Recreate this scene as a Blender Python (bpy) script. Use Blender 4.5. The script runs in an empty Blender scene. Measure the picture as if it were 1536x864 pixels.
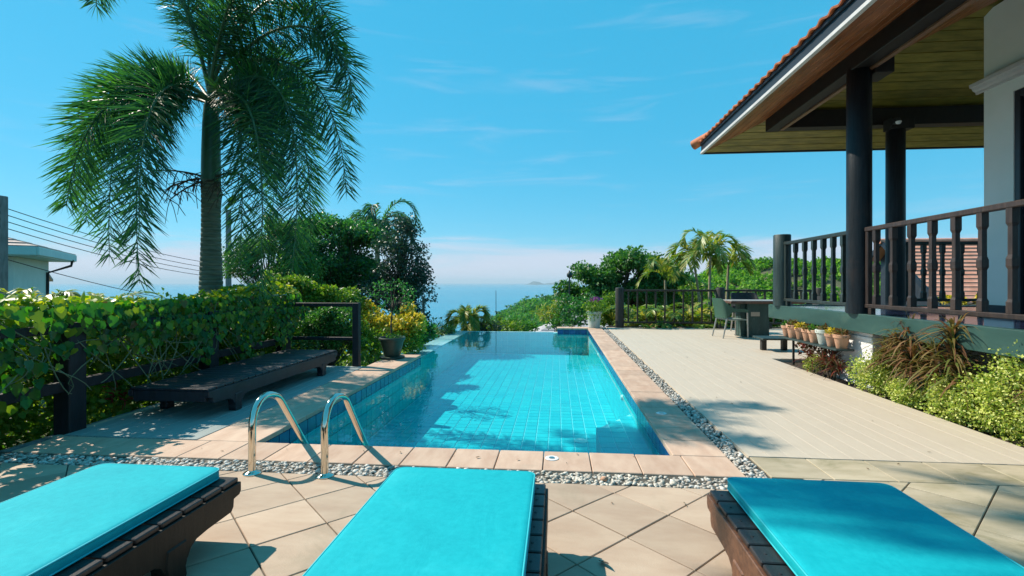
import bpy, bmesh, math, random
import numpy as np
from mathutils import Vector, Matrix

random.seed(7)
rng = np.random.default_rng(11)
scene = bpy.context.scene
col = scene.collection
R = math.radians

# ------------------------------------------------------------------ camera
cam_d = bpy.data.cameras.new('camera')
cam = bpy.data.objects.new('camera', cam_d)
col.objects.link(cam)
cam_d.sensor_width = 36.0
cam_d.lens = 17.2
cam_d.shift_y = -8 / 1536
cam_d.clip_start = 0.05
cam_d.clip_end = 90000
cam.location = (0, 0, 1.3)
cam.rotation_euler = (R(90), 0, R(5.29))
scene.camera = cam

# ------------------------------------------------------------------ sky, sun, exposure
SUN_DIR = Vector((-0.92, 0.36, 1.0)).normalized()
SUN_EL = math.asin(SUN_DIR.z)
SUN_AZ = math.atan2(SUN_DIR.x, SUN_DIR.y)
world = bpy.data.worlds.new('World')
scene.world = world
world.use_nodes = True
wn = world.node_tree
wn.nodes.clear()


def wnode(t, **kw):
    n = wn.nodes.new(t)
    for k, v in kw.items():
        setattr(n, k, v)
    return n


def wmath(op, a, b=None, clamp=False):
    n = wnode('ShaderNodeMath', operation=op)
    n.use_clamp = clamp
    for i, v in enumerate((a, b)):
        if v is None:
            continue
        if isinstance(v, (int, float)):
            n.inputs[i].default_value = v
        else:
            wn.links.new(v, n.inputs[i])
    return n.outputs[0]


def wramp(v, a, b):
    n = wnode('ShaderNodeMapRange', interpolation_type='SMOOTHSTEP')
    wn.links.new(v, n.inputs[0])
    n.inputs[1].default_value = a
    n.inputs[2].default_value = b
    return n.outputs[0]


wo = wnode('ShaderNodeOutputWorld')
bg = wnode('ShaderNodeBackground')
bg.inputs[1].default_value = 0.118
sky = wnode('ShaderNodeTexSky', sky_type='NISHITA')
sky.sun_disc = False
sky.sun_elevation = SUN_EL
sky.sun_rotation = SUN_AZ
sky.altitude = 60
sky.air_density = 1.0
sky.dust_density = 0.1
sky.ozone_density = 2.0
hs = wnode('ShaderNodeHueSaturation')
hs.inputs['Hue'].default_value = 0.472
hs.inputs['Saturation'].default_value = 1.35
hs.inputs['Value'].default_value = 1.0
wn.links.new(sky.outputs[0], hs.inputs['Color'])
tc = wnode('ShaderNodeTexCoord')
sep = wnode('ShaderNodeSeparateXYZ')
wn.links.new(tc.outputs['Generated'], sep.inputs[0])
mp = wnode('ShaderNodeMapping')
mp.inputs['Scale'].default_value = (1.6, 1.6, 13.0)
wn.links.new(tc.outputs['Generated'], mp.inputs[0])
nz = wnode('ShaderNodeTexNoise')
nz.inputs['Scale'].default_value = 2.2
nz.inputs['Detail'].default_value = 7
nz.inputs['Roughness'].default_value = 0.58
nz.inputs['Distortion'].default_value = 0.5
wn.links.new(mp.outputs[0], nz.inputs['Vector'])
# cloud bank low over the horizon, its upper edge broken by the noise
edge = wmath('ADD', sep.outputs[2], wmath('MULTIPLY', wmath('SUBTRACT', nz.outputs[0], 0.5), -0.16))
bank = wmath('SUBTRACT', 1.0, wramp(edge, 0.030, 0.090))
# thin streaks higher up
wisp = wmath('MULTIPLY', wramp(nz.outputs[0], 0.52, 0.78), wmath('SUBTRACT', 1.0, wramp(sep.outputs[2], 0.35, 0.75)))
fac = wmath('MAXIMUM', wmath('MULTIPLY', bank, 0.74), wmath('MULTIPLY', wisp, 0.18), clamp=True)
mx = wnode('ShaderNodeMix', data_type='RGBA')
wn.links.new(fac, mx.inputs[0])
# even out the dome towards one clear cyan blue
ev = wnode('ShaderNodeMix', data_type='RGBA')
ev.inputs[0].default_value = 0.72
wn.links.new(hs.outputs[0], ev.inputs[6])
ev.inputs[7].default_value = (0.30, 3.2, 5.3, 1)
wn.links.new(ev.outputs[2], mx.inputs[6])
mx.inputs[7].default_value = (4.8, 4.7, 5.5, 1)
wn.links.new(mx.outputs[2], bg.inputs[0])
wn.links.new(bg.outputs[0], wo.inputs[0])

sun_d = bpy.data.lights.new('sun', 'SUN')
sun_d.energy = 5.0
sun_d.angle = R(0.53)
sun_d.color = (1.0, 0.90, 0.76)
sun = bpy.data.objects.new('sun', sun_d)
col.objects.link(sun)
sun.location = (-20, 10, 30)
sun.rotation_euler = SUN_DIR.to_track_quat('Z', 'Y').to_euler()

vs = scene.view_settings
vs.view_transform = 'Standard'
vs.look = 'None'
vs.exposure = 0.46
vs.gamma = 1.0
vs.use_curve_mapping = False
scene.cycles.max_bounces = 6
scene.cycles.diffuse_bounces = 2
scene.cycles.glossy_bounces = 3
scene.cycles.transparent_max_bounces = 12
scene.cycles.use_denoising = True

# ------------------------------------------------------------------ helpers: objects
OFF = {}


def thing(name, label, cat, loc=(0, 0, 0), rz=0.0, group=None):
    o = bpy.data.objects.new(name, None)
    o.empty_display_size = 0.2
    col.objects.link(o)
    o.location = loc
    o.rotation_euler = (0, 0, rz)
    tag(o, label, cat, group)
    OFF[o.name] = Vector(loc)
    return o


def tag(o, label=None, cat=None, group=None, kind=None):
    if label:
        o['label'] = label
    if cat:
        o['category'] = cat
    if group:
        o['group'] = group
    if kind:
        o['kind'] = kind
    return o


def link(name, me, parent=None, loc=None, rot=None, kind=None, local=False):
    o = bpy.data.objects.new(name, me)
    col.objects.link(o)
    off = OFF.get(parent.name, Vector()) if parent is not None else Vector()
    if parent is not None:
        o.parent = parent
    if loc is not None:
        o.location = Vector(loc) - (Vector() if local else off)
    if rot is not None:
        o.rotation_euler = rot
    OFF[o.name] = off + Vector()
    if kind:
        o['kind'] = kind
    return o


def copy_tree(o, parent=None):
    c = o.copy()
    col.objects.link(c)
    c.parent = parent
    for ch in o.children:
        copy_tree(ch, c)
    return c


class MB:
    def __init__(self):
        self.v = []
        self.f = []

    def add(self, vs_, fs_):
        o = len(self.v)
        self.v += [tuple(p) for p in vs_]
        self.f += [tuple(i + o for i in f) for f in fs_]
        return self

    def box(self, x0, x1, y0, y1, z0, z1):
        return self.add([(x0, y0, z0), (x1, y0, z0), (x1, y1, z0), (x0, y1, z0), (x0, y0, z1), (x1, y0, z1), (x1, y1, z1), (x0, y1, z1)],
                        [(3, 2, 1, 0), (4, 5, 6, 7), (0, 1, 5, 4), (1, 2, 6, 5), (2, 3, 7, 6), (3, 0, 4, 7)])

    def bar(self, p, q, w, h, up=(0, 0, 1)):
        p, q = Vector(p), Vector(q)
        d = (q - p).normalized()
        s = d.cross(Vector(up))
        if s.length < 1e-5:
            s = Vector((1, 0, 0))
        s.normalize()
        u = s.cross(d).normalized()
        vs_ = []
        for c in (p, q):
            for a, b in ((-1, -1), (1, -1), (1, 1), (-1, 1)):
                vs_.append(c + s * (a * w / 2) + u * (b * h / 2))
        return self.add(vs_, [(3, 2, 1, 0), (4, 5, 6, 7), (0, 1, 5, 4), (1, 2, 6, 5), (2, 3, 7, 6), (3, 0, 4, 7)])

    def tube(self, pts, r, n=8, cap=True):
        pts = [Vector(p) for p in pts]
        m = len(pts)
        rs = r if isinstance(r, (list, tuple)) else [r] * m
        t0 = (pts[1] - pts[0]).normalized()
        ref = Vector((0, 0, 1)) if abs(t0.z) < 0.9 else Vector((1, 0, 0))
        a = t0.cross(ref).normalized()
        vs_ = []
        for i in range(m):
            t = (pts[min(i + 1, m - 1)] - pts[max(i - 1, 0)]).normalized()
            a = (a - t * a.dot(t)).normalized()
            b = t.cross(a)
            for k in range(n):
                an = 2 * math.pi * k / n
                vs_.append(pts[i] + (a * math.cos(an) + b * math.sin(an)) * rs[i])
        fs_ = [(i * n + k, i * n + (k + 1) % n, (i + 1) * n + (k + 1) % n, (i + 1) * n + k) for i in range(m - 1) for k in range(n)]
        if cap:
            fs_ += [tuple(reversed(range(n))), tuple(range((m - 1) * n, m * n))]
        return self.add(vs_, fs_)

    def lathe(self, prof, c=(0, 0, 0), n=24, a0=0.0):
        vs_ = []
        for r, z in prof:
            for k in range(n):
                an = 2 * math.pi * k / n + a0
                vs_.append((c[0] + r * math.cos(an), c[1] + r * math.sin(an), c[2] + z))
        m = len(prof)
        fs_ = [(i * n + k, i * n + (k + 1) % n, (i + 1) * n + (k + 1) % n, (i + 1) * n + k) for i in range(m - 1) for k in range(n)]
        fs_ += [tuple(reversed(range(n))), tuple(range((m - 1) * n, m * n))]
        return self.add(vs_, fs_)

    def prism(self, poly, axis, a, b):
        def pt(p, t):
            return {'x': (t, p[0], p[1]), 'y': (p[0], t, p[1]), 'z': (p[0], p[1], t)}[axis]
        n = len(poly)
        vs_ = [pt(p, a) for p in poly] + [pt(p, b) for p in poly]
        fs_ = [tuple(reversed(range(n))), tuple(range(n, 2 * n))]
        fs_ += [(i, (i + 1) % n, n + (i + 1) % n, n + i) for i in range(n)]
        return self.add(vs_, fs_)

    def mesh(self, name, mat, bev=0.0, smooth=None, off=(0, 0, 0), seg=1):
        me = bpy.data.meshes.new(name)
        o = Vector(off)
        me.from_pydata([tuple(Vector(p) - o) for p in self.v], [], self.f)
        bm = bmesh.new()
        bm.from_mesh(me)
        bmesh.ops.recalc_face_normals(bm, faces=bm.faces)
        if bev > 0:
            es = [e for e in bm.edges if len(e.link_faces) == 2 and e.calc_face_angle(0) > 0.5]
            bmesh.ops.bevel(bm, geom=es, offset=bev, segments=seg, affect='EDGES', profile=0.6, clamp_overlap=True)
        bm.to_mesh(me)
        bm.free()
        if mat:
            me.materials.append(mat)
        if smooth is not None:
            me.shade_smooth()
            me.set_sharp_from_angle(angle=R(smooth))
        return me

    def build(self, name, mat, parent=None, bev=0.0, smooth=None, seg=1, kind=None):
        off = OFF.get(parent.name, Vector()) if parent is not None else Vector()
        me = self.mesh(name, mat, bev, smooth, off, seg)
        o = bpy.data.objects.new(name, me)
        col.objects.link(o)
        if parent is not None:
            o.parent = parent
        OFF[o.name] = off
        if kind:
            o['kind'] = kind
        return o


def np_mesh(name, V, F, mat, smooth=False):
    """V (n,3) float, F (m,3) int -> triangle mesh"""
    me = bpy.data.meshes.new(name)
    n, m = len(V), len(F)
    me.vertices.add(n)
    me.vertices.foreach_set('co', np.asarray(V, dtype=np.float32).ravel())
    me.loops.add(m * 3)
    me.loops.foreach_set('vertex_index', np.asarray(F, dtype=np.int32).ravel())
    me.polygons.add(m)
    me.polygons.foreach_set('loop_start', np.arange(0, m * 3, 3, dtype=np.int32))
    me.polygons.foreach_set('loop_total', np.full(m, 3, dtype=np.int32))
    if smooth:
        me.polygons.foreach_set('use_smooth', np.ones(m, dtype=bool))
    me.update(calc_edges=True)
    if mat:
        me.materials.append(mat)
    return me


def np_obj(name, V, F, mat, parent=None, kind=None, smooth=False):
    off = OFF.get(parent.name, Vector()) if parent is not None else Vector()
    me = np_mesh(name, np.asarray(V) - np.array(off), F, mat, smooth)
    o = bpy.data.objects.new(name, me)
    col.objects.link(o)
    if parent is not None:
        o.parent = parent
    OFF[o.name] = off
    if kind:
        o['kind'] = kind
    return o


def unit(a):
    return a / np.maximum(np.linalg.norm(a, axis=-1, keepdims=True), 1e-9)


def rdir(n):
    return unit(rng.normal(size=(n, 3)))


def leaf_arrays(P, D, N, L, W, heart=False):
    """flat little leaves: base P, direction D, face normal about N"""
    n = len(P)
    D = unit(D)
    S = unit(np.cross(D, N))
    N = np.cross(S, D)
    L = np.broadcast_to(np.asarray(L, float), (n,))[:, None]
    W = np.broadcast_to(np.asarray(W, float), (n,))[:, None]
    if not heart:
        V = np.stack([P, P + D * L * .45 + S * W * .5 + N * W * .16, P + D * L - N * L * .10, P + D * L * .45 - S * W * .5 + N * W * .16], 1)
        T = np.array([[0, 1, 2], [0, 2, 3]])
        k = 4
    else:
        def q(a, b, c):
            return P + D * L * a + S * W * b + N * W * c
        V = np.stack([q(0, 0, 0), q(-.10, .26, .07), q(.18, .5, .12), q(.6, .34, .07), q(1, 0, -.12), q(.6, -.34, .07), q(.18, -.5, .12), q(-.10, -.26, .07)], 1)
        T = np.array([[0, 1, 2], [0, 2, 3], [0, 3, 4], [0, 4, 5], [0, 5, 6], [0, 6, 7]])
        k = 8
    F = (np.arange(n)[:, None, None] * k + T[None]).reshape(-1, 3)
    return V.reshape(-1, 3), F


def merge(parts):
    Vs, Fs, o = [], [], 0
    for V, F in parts:
        Vs.append(V)
        Fs.append(F + o)
        o += len(V)
    return np.concatenate(Vs), np.concatenate(Fs)


def mb_arrays(mb):
    F = []
    for f in mb.f:
        for i in range(1, len(f) - 1):
            F.append((f[0], f[i], f[i + 1]))
    return np.array(mb.v, float), np.array(F, int)


def clump(c, rad, n, L, W, droop=0.3, shell=0.4, heart=False, up=0.5):
    """leaves filling an ellipsoid, denser to the outside"""
    d = rdir(n)
    r = rng.random(n) ** shell
    rad = np.asarray(rad, float)
    P = np.asarray(c) + d * r[:, None] * rad
    D = unit(d + rdir(n) * .8 + np.array([0, 0, -droop]))
    N = unit(rdir(n) * .9 + np.array([0, 0, up]) + d * .5)
    k = .7 + .6 * rng.random(n)
    return leaf_arrays(P, D, N, L * k, W * k, heart)


def bez(p, n):
    p = [Vector(q) for q in p]
    out = []
    for i in range(n):
        t = i / (n - 1)
        q = list(p)
        while len(q) > 1:
            q = [q[j].lerp(q[j + 1], t) for j in range(len(q) - 1)]
        out.append(q[0])
    return out


def frond(ctrl, nodes, L, W, mode='pinnate', per=2, r0=.02, droop=.35, t0=.12, alpha=55, stalk_n=16):
    """palm frond: a curved midrib with leaflets; returns (rib MB, leaflet V, F)"""
    pts = bez(ctrl, stalk_n)
    rib = MB().tube(pts, [r0 * (1 - .88 * i / (stalk_n - 1)) for i in range(stalk_n)], 6)
    A = np.array([tuple(p) for p in pts])
    n = nodes * per
    t = t0 + (1 - t0) * (np.arange(n) // per + rng.random(n) * .6) / nodes
    t = np.clip(t, 0, .999)
    x = t * (stalk_n - 1)
    i = x.astype(int)
    fr = (x - i)[:, None]
    P = A[i] * (1 - fr) + A[i + 1] * fr
    T = unit(A[i + 1] - A[i])
    ref = np.tile(np.array([0, 0, 1.0]), (n, 1))
    bad = np.abs(T[:, 2]) > .95
    ref[bad] = np.array([0, 1.0, 0])
    S = unit(np.cross(T, ref))
    U = np.cross(S, T)
    if mode == 'pinnate':
        side = np.where(np.arange(n) % 2 == 0, 1.0, -1.0)
        ph = np.where(side > 0, 0, math.pi) + side * (rng.normal(size=n) * .12 + .28)
    else:
        ph = rng.random(n) * 2 * math.pi
    al = np.radians(alpha + rng.normal(size=n) * 8 - 22 * t)
    rad = S * np.cos(ph)[:, None] + U * np.sin(ph)[:, None]
    D = unit(T * np.cos(al)[:, None] + rad * np.sin(al)[:, None])
    prof = np.sin(np.clip((t - t0) / (1 - t0) * .86 + .14, 0, 1) * math.pi) ** .6
    Ls = (L * (.35 + .65 * prof) * (.85 + .3 * rng.random(n)))[:, None]
    side_v = unit(np.cross(D, np.cross(T, D) + rdir(n) * .35))
    g = np.array([0, 0, -1.0])
    mid = P + D * Ls * .5 + g * Ls * droop * .22
    tip = P + D * Ls * .92 + g * Ls * droop
    w = W * (.7 + .5 * rng.random(n))[:, None]
    V = np.stack([P + side_v * w * .25, P - side_v * w * .25, mid + side_v * w * .5, mid - side_v * w * .5, tip], 1).reshape(-1, 3)
    Tt = np.array([[0, 1, 3], [0, 3, 2], [2, 3, 4]])
    F = (np.arange(n)[:, None, None] * 5 + Tt[None]).reshape(-1, 3)
    return rib, V, F

# ------------------------------------------------------------------ helpers: materials
def new_mat(name):
    m = bpy.data.materials.new(name)
    m.use_nodes = True
    nt = m.node_tree
    nt.nodes.clear()
    out = nt.nodes.new('ShaderNodeOutputMaterial')
    return m, nt, out


def nd(nt, t, **kw):
    n = nt.nodes.new(t)
    for k, v in kw.items():
        setattr(n, k, v)
    return n


def pos_noise(nt, scale, stretch=(1, 1, 1), detail=5, rough=.6, dist=0.0, rot=(0, 0, 0)):
    g = nd(nt, 'ShaderNodeNewGeometry')
    mp_ = nd(nt, 'ShaderNodeMapping')
    mp_.inputs['Scale'].default_value = stretch
    mp_.inputs['Rotation'].default_value = rot
    nt.links.new(g.outputs['Position'], mp_.inputs[0])
    n = nd(nt, 'ShaderNodeTexNoise')
    n.inputs['Scale'].default_value = scale
    n.inputs['Detail'].default_value = detail
    n.inputs['Roughness'].default_value = rough
    n.inputs['Distortion'].default_value = dist
    nt.links.new(mp_.outputs[0], n.inputs['Vector'])
    return n.outputs[0]


def ramp(nt, fac, stops):
    r = nd(nt, 'ShaderNodeValToRGB')
    el = r.color_ramp.elements
    while len(el) < len(stops):
        el.new(.5)
    for e, (p, c) in zip(el, stops):
        e.position = p
        e.color = (*c, 1)
    nt.links.new(fac, r.inputs[0])
    return r.outputs[0]


def mixc(nt, fac, a, b, blend='MIX'):
    m = nd(nt, 'ShaderNodeMix', data_type='RGBA', blend_type=blend)
    for i, v in ((0, fac), (6, a), (7, b)):
        if isinstance(v, (int, float)):
            m.inputs[i].default_value = v
        elif isinstance(v, tuple):
            m.inputs[i].default_value = (*v, 1)
        else:
            nt.links.new(v, m.inputs[i])
    return m.outputs[2]


def mathn(nt, op, a, b=None):
    n = nd(nt, 'ShaderNodeMath', operation=op)
    for i, v in enumerate((a, b)):
        if v is None:
            continue
        if isinstance(v, (int, float)):
            n.inputs[i].default_value = v
        else:
            nt.links.new(v, n.inputs[i])
    return n.outputs[0]


def surf(name, c1, c2, scale=4, rough=.6, stretch=(1, 1, 1), bump=0.0, bscale=40, rnd=0.0, metal=0.0, spec=.5, stain=None, rough2=None,
         rot=(0, 0, 0), lo=.35, hi=.65, sheen=0.0):
    m, nt, out = new_mat(name)
    b = nd(nt, 'ShaderNodeBsdfPrincipled')
    n1 = pos_noise(nt, scale, stretch, rot=rot)
    c = ramp(nt, n1, [(lo, c1), (hi, c2)])
    if stain:
        sc, scale2, amt = stain
        n2 = pos_noise(nt, scale2, detail=6, rough=.65, dist=.6)
        f = nd(nt, 'ShaderNodeMapRange', interpolation_type='SMOOTHSTEP')
        f.inputs[1].default_value = .52
        f.inputs[2].default_value = .72
        f.inputs[4].default_value = amt
        nt.links.new(n2, f.inputs[0])
        c = mixc(nt, f.outputs[0], c, sc)
    if rnd > 0:
        oi = nd(nt, 'ShaderNodeObjectInfo')
        f = nd(nt, 'ShaderNodeMapRange')
        f.inputs[3].default_value = 1 - rnd
        f.inputs[4].default_value = 1 + rnd
        nt.links.new(oi.outputs['Random'], f.inputs[0])
        h = nd(nt, 'ShaderNodeHueSaturation')
        nt.links.new(c, h.inputs['Color'])
        nt.links.new(f.outputs[0], h.inputs['Value'])
        c = h.outputs[0]
    nt.links.new(c, b.inputs['Base Color'])
    b.inputs['Metallic'].default_value = metal
    b.inputs['Specular IOR Level'].default_value = spec
    if rough2 is not None:
        f = nd(nt, 'ShaderNodeMapRange')
        f.inputs[3].default_value = rough
        f.inputs[4].default_value = rough2
        nt.links.new(n1, f.inputs[0])
        nt.links.new(f.outputs[0], b.inputs['Roughness'])
    else:
        b.inputs['Roughness'].default_value = rough
    if sheen:
        b.inputs['Sheen Weight'].default_value = sheen
    if bump > 0:
        n3 = pos_noise(nt, bscale, stretch, detail=4, rot=rot)
        bp = nd(nt, 'ShaderNodeBump')
        bp.inputs['Strength'].default_value = bump
        bp.inputs['Distance'].default_value = .01
        nt.links.new(n3, bp.inputs['Height'])
        nt.links.new(bp.outputs[0], b.inputs['Normal'])
    nt.links.new(b.outputs[0], out.inputs[0])
    return m


def leafm(name, cols, trans=.35, rough=.45, gloss=.5, tcol=None, stretch=None):
    """leaf material: each leaf its own tint, light shines through"""
    m, nt, out = new_mat(name)
    g = nd(nt, 'ShaderNodeNewGeometry')
    k = len(cols)
    c = ramp(nt, g.outputs['Random Per Island'], [(i / max(k - 1, 1), cc) for i, cc in enumerate(cols)])
    b = nd(nt, 'ShaderNodeBsdfPrincipled')
    b.inputs['Roughness'].default_value = rough
    b.inputs['Specular IOR Level'].default_value = gloss
    nt.links.new(c, b.inputs['Base Color'])
    t = nd(nt, 'ShaderNodeBsdfTranslucent')
    tc_ = mixc(nt, 1.0, c, tcol or (1.5, 1.7, .5), 'MULTIPLY')
    nt.links.new(tc_, t.inputs[0])
    ms = nd(nt, 'ShaderNodeMixShader')
    ms.inputs[0].default_value = trans
    nt.links.new(b.outputs[0], ms.inputs[1])
    nt.links.new(t.outputs[0], ms.inputs[2])
    nt.links.new(ms.outputs[0], out.inputs[0])
    return m


M = {}
M['paving'] = surf('sandstone_paving', (0.408, 0.288, 0.204), (0.488, 0.368, 0.268), 2.2, .75, (1, 2.6, 1), .25, 90, rnd=.14, stain=((.27, .22, .15), 1.5, .6), rot=(0, 0, .6))
M['paving_r'] = surf('sandstone_paving_olive_patched', (0.352, 0.295, 0.194), (0.484, 0.405, 0.290), 2.2, .75, (1, 2.6, 1), .25, 90, rnd=.08, stain=((.16, .15, .07), 1.6, .75), rot=(0, 0, .6))  # right hand tiles: yellower stone with dark olive patches
M['coping'] = surf('sandstone_coping', (0.466, 0.304, 0.216), (0.563, 0.400, 0.295), 3, .7, (3, 1, 1), .2, 90, rnd=.10, stain=((.35, .27, .2), 2, .4))
M['joint'] = surf('dark_joint', (.055, .05, .04), (.11, .095, .075), 9, .9)
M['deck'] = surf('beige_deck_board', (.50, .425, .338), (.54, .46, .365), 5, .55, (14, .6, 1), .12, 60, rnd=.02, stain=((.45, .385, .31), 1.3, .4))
M['deck_gap'] = surf('deck_gap', (.50, .43, .34), (.56, .48, .38), 5, .9)
M['deck_l'] = surf('shade_tinted_deck_board', (.26, .30, .29), (.33, .37, .355), 5, .5, (14, .6, 1), .12, 60, rnd=.05)  # teal darkness of the shaded deck is put into the board colour
M['pebble'] = surf('pebble', (0.378, 0.333, 0.270), (0.594, 0.540, 0.459), 6, .6, rnd=.36, bump=.1, bscale=90)
M['pebble_bed'] = surf('pebble_bed', (.03, .027, .024), (.09, .08, .07), 30, .9)
M['piping'] = surf('turquoise_piping', (0.013, 0.405, 0.458), (0.022, 0.458, 0.510), 3, .6)
M['dark_wood'] = surf('dark_stained_wood', (.005, .005, .004), (.014, .011, .008), 6, .5, (1, 9, 1), .25, 60, rnd=.25, spec=.3)
M['dark_wood_x'] = surf('dark_stained_slat', (.012, .010, .011), (.032, .025, .024), 6, .4, (9, 1, 1), .25, 60, rnd=.35)
M['red_wood'] = surf('red_brown_wood', (.085, .035, .018), (.16, .07, .035), 5, .5, (1, 8, 8), .3, 50, rnd=.15)
M['black_wood'] = surf('black_stained_bench_wood', (.005, .006, .010), (.014, .015, .024), 6, .45, (6, 2, 1), .25, 60, rnd=.25)
M['fence_wood'] = surf('near_black_fence_wood', (.004, .004, .006), (.012, .011, .016), 7, .6, (3, 3, .6), .3, 50)
M['teal_beam'] = surf('dark_green_painted_beam', (.014, .052, .044), (.024, .074, .062), 2, .5, (1, .6, 3), .12, 40, stain=((.06, .11, .08), 3, .4))
M['column'] = surf('blue_black_column_wood', (.003, .005, .008), (.010, .014, .018), 8, .42, (5, 5, .35), .4, 30, spec=.3, stain=((.034, .021, .017), 2.2, .5))
M['post'] = surf('teal_sheen_post_wood', (.009, .024, .024), (.022, .048, .045), 8, .5, (5, 5, .35), .4, 30)  # brown black wood; its teal reflection is put into the base colour
M['baluster'] = surf('brown_baluster_wood', (.018, .010, .008), (.046, .028, .021), 9, .45, (4, 4, .5), .3, 40, rnd=.2)
M['baluster_g'] = surf('green_black_baluster_wood', (.008, .015, .014), (.024, .036, .032), 9, .45, (4, 4, .5), .3, 40, rnd=.2)
M['fence_b'] = surf('weathered_fence_wood', (.012, .012, .010), (.036, .031, .023), 9, .55, (3, 3, .6), .3, 40, rnd=.25)
M['soffit_b'] = surf('brown_soffit_plank', (.17, .052, .016), (.36, .125, .040), 5, .4, (3, .6, 3), .15, 40, rnd=.18)
M['soffit_o'] = surf('green_cast_soffit_plank', (.13, .115, .018), (.26, .215, .040), 5, .4, (.6, 3, 3), .15, 40, rnd=.16)  # same wood as the brown planks; green light cast put into the colour
M['roof_beam'] = surf('black_brown_roof_beam', (.003, .002, .002), (.009, .006, .005), 5, .6, (3, 1, 3), .2, 30)
M['beam_edge'] = surf('brown_beam_lining', (.16, .075, .04), (.22, .11, .06), 5, .45, (3, 1, 3), .2, 30)
M['fascia'] = surf('dark_blue_fascia', (.005, .011, .020), (.010, .018, .030), 4, .5, (1, .4, 1), .1, 30)
M['white_trim'] = surf('off_white_trim', (.50, .48, .47), (.60, .58, .56), 4, .5, (1, 1, 1), .1, 30)
M['roof_tile'] = surf('orange_clay_tile', (.40, .105, .035), (.55, .17, .06), 6, .7, (1, 1, 1), .3, 60, rnd=.2, stain=((.12, .05, .03), 3, .6))
M['roof_tile_far'] = surf('salmon_clay_tile', (.52, .22, .14), (.66, .31, .21), 3, .75, (1, 1, 1), .2, 20, rnd=.12)
M['wall'] = surf('pale_plaster_wall', (.78, .83, .77), (.85, .88, .83), 1.2, .7, (1, 1, 1), .08, 60)
M['pillar'] = surf('white_plaster', (.72, .71, .72), (.80, .79, .80), 2, .7, (1, 1, 1), .08, 60)
M['glass_dark'] = surf('dark_door_glass', (.008, .012, .020), (.012, .016, .026), 1, .06)
M['door_frame'] = surf('black_door_frame', (.014, .016, .022), (.024, .026, .032), 5, .4)
M['floor_tile'] = surf('glossy_veranda_tile', (.020, .028, .070), (.032, .042, .095), 3, .07, (1, 1, 1), .03, 8, rnd=.1)  # dark tile; blue of the reflected sky is put into the base colour
M['soil'] = surf('dark_soil', (.018, .013, .009), (.05, .036, .024), 14, .95, (1, 1, 1), .8, 40)
M['ground'] = surf('hillside_ground', (.035, .055, .014), (.11, .10, .05), .6, .95, (1, 1, 1), .5, 3)
M['steel'] = surf('polished_steel', (.64, .58, .48), (.72, .66, .56), 3, .08, metal=1.0)  # warm tint stands in for the bronze reflection of the paving
M['steel_d'] = surf('brushed_steel', (.46, .45, .42), (.55, .54, .50), 3, .32, metal=1.0)
M['plastic_w'] = surf('white_plastic', (.74, .75, .74), (.80, .80, .79), 3, .35)
M['chair'] = surf('dark_green_woven_plastic', (.022, .075, .050), (.040, .115, .080), 30, .5, (1, 1, 4), .4, 160)
M['chair_seat'] = surf('pale_green_seat', (.16, .22, .20), (.24, .31, .28), 20, .5)
M['chair_dark'] = surf('black_woven_plastic', (.010, .011, .012), (.022, .023, .025), 30, .5, (1, 1, 4), .4, 160)
M['chair_leg'] = surf('grey_metal_leg', (.34, .33, .31), (.42, .41, .38), 8, .4, metal=.6)
M['table'] = surf('dark_green_table_panel', (.016, .050, .046), (.028, .075, .068), 4, .5, (4, 4, .5), .15, 40, stain=((.18, .2, .18), 9, .25))
M['table_top'] = surf('weathered_table_top', (.24, .23, .22), (.34, .33, .31), 5, .45, (1, 5, 1), .2, 40)
M['table_edge'] = surf('red_brown_table_edge', (.09, .045, .03), (.15, .08, .055), 6, .5, (2, 2, 1), .2, 40)
M['terracotta'] = surf('terracotta', (.40, .21, .125), (.54, .31, .20), 9, .8, (1, 1, 1), .25, 60, rnd=.14, stain=((.62, .52, .44), 8, .5))
M['pot_white'] = surf('mossy_white_pot', (.38, .44, .40), (.55, .58, .53), 8, .7, stain=((.20, .26, .14), 6, .6))
M['pot_green'] = surf('dark_green_glazed_pot', (.018, .036, .026), (.036, .060, .042), 8, .5, bump=.3, bscale=30)
M['concrete'] = surf('grey_concrete_pole', (.16, .17, .17), (.24, .25, .25), 6, .8, (3, 3, .6), .2, 40)
M['wire'] = surf('black_wire', (.012, .012, .014), (.018, .018, .02), 5, .6)
M['house_w'] = surf('pale_aqua_house_wall', (.50, .66, .63), (.56, .72, .69), 1.5, .75)
M['house_f'] = surf('aqua_fascia', (.30, .56, .55), (.36, .62, .60), 2, .5)
M['roof_grey'] = surf('grey_roof_tile', (.30, .28, .29), (.42, .39, .40), 4, .8, (1, 1, 1), .2, 30, rnd=.1)
M['roof_old'] = surf('weathered_roof_tile', (.38, .28, .24), (.52, .40, .35), 4, .8, (1, 1, 1), .2, 30, rnd=.12)
M['pipe'] = surf('galvanised_pipe', (.30, .42, .42), (.40, .52, .52), 6, .35, metal=.5)
M['trunk'] = surf('grey_green_palm_trunk', (.075, .095, .068), (.17, .19, .135), 5, .8, (1, 1, 9), .5, 20, stain=((.05, .075, .03), 3, .6))
M['crownshaft'] = surf('green_crownshaft', (.030, .095, .055), (.055, .150, .085), 3, .4, (4, 4, .5), .1, 30)
M['bark'] = surf('brown_bark', (.040, .030, .022), (.095, .075, .055), 9, .9, (2, 2, .5), .6, 30)
M['bark_pale'] = surf('pale_palm_cane', (.20, .17, .11), (.34, .30, .20), 6, .8, (1, 1, 9), .4, 20)
M['rib'] = surf('green_midrib', (.035, .085, .030), (.07, .14, .05), 4, .5)
M['stem'] = surf('grey_vine_stem', (.08, .11, .055), (.16, .19, .11), 8, .7)
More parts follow.
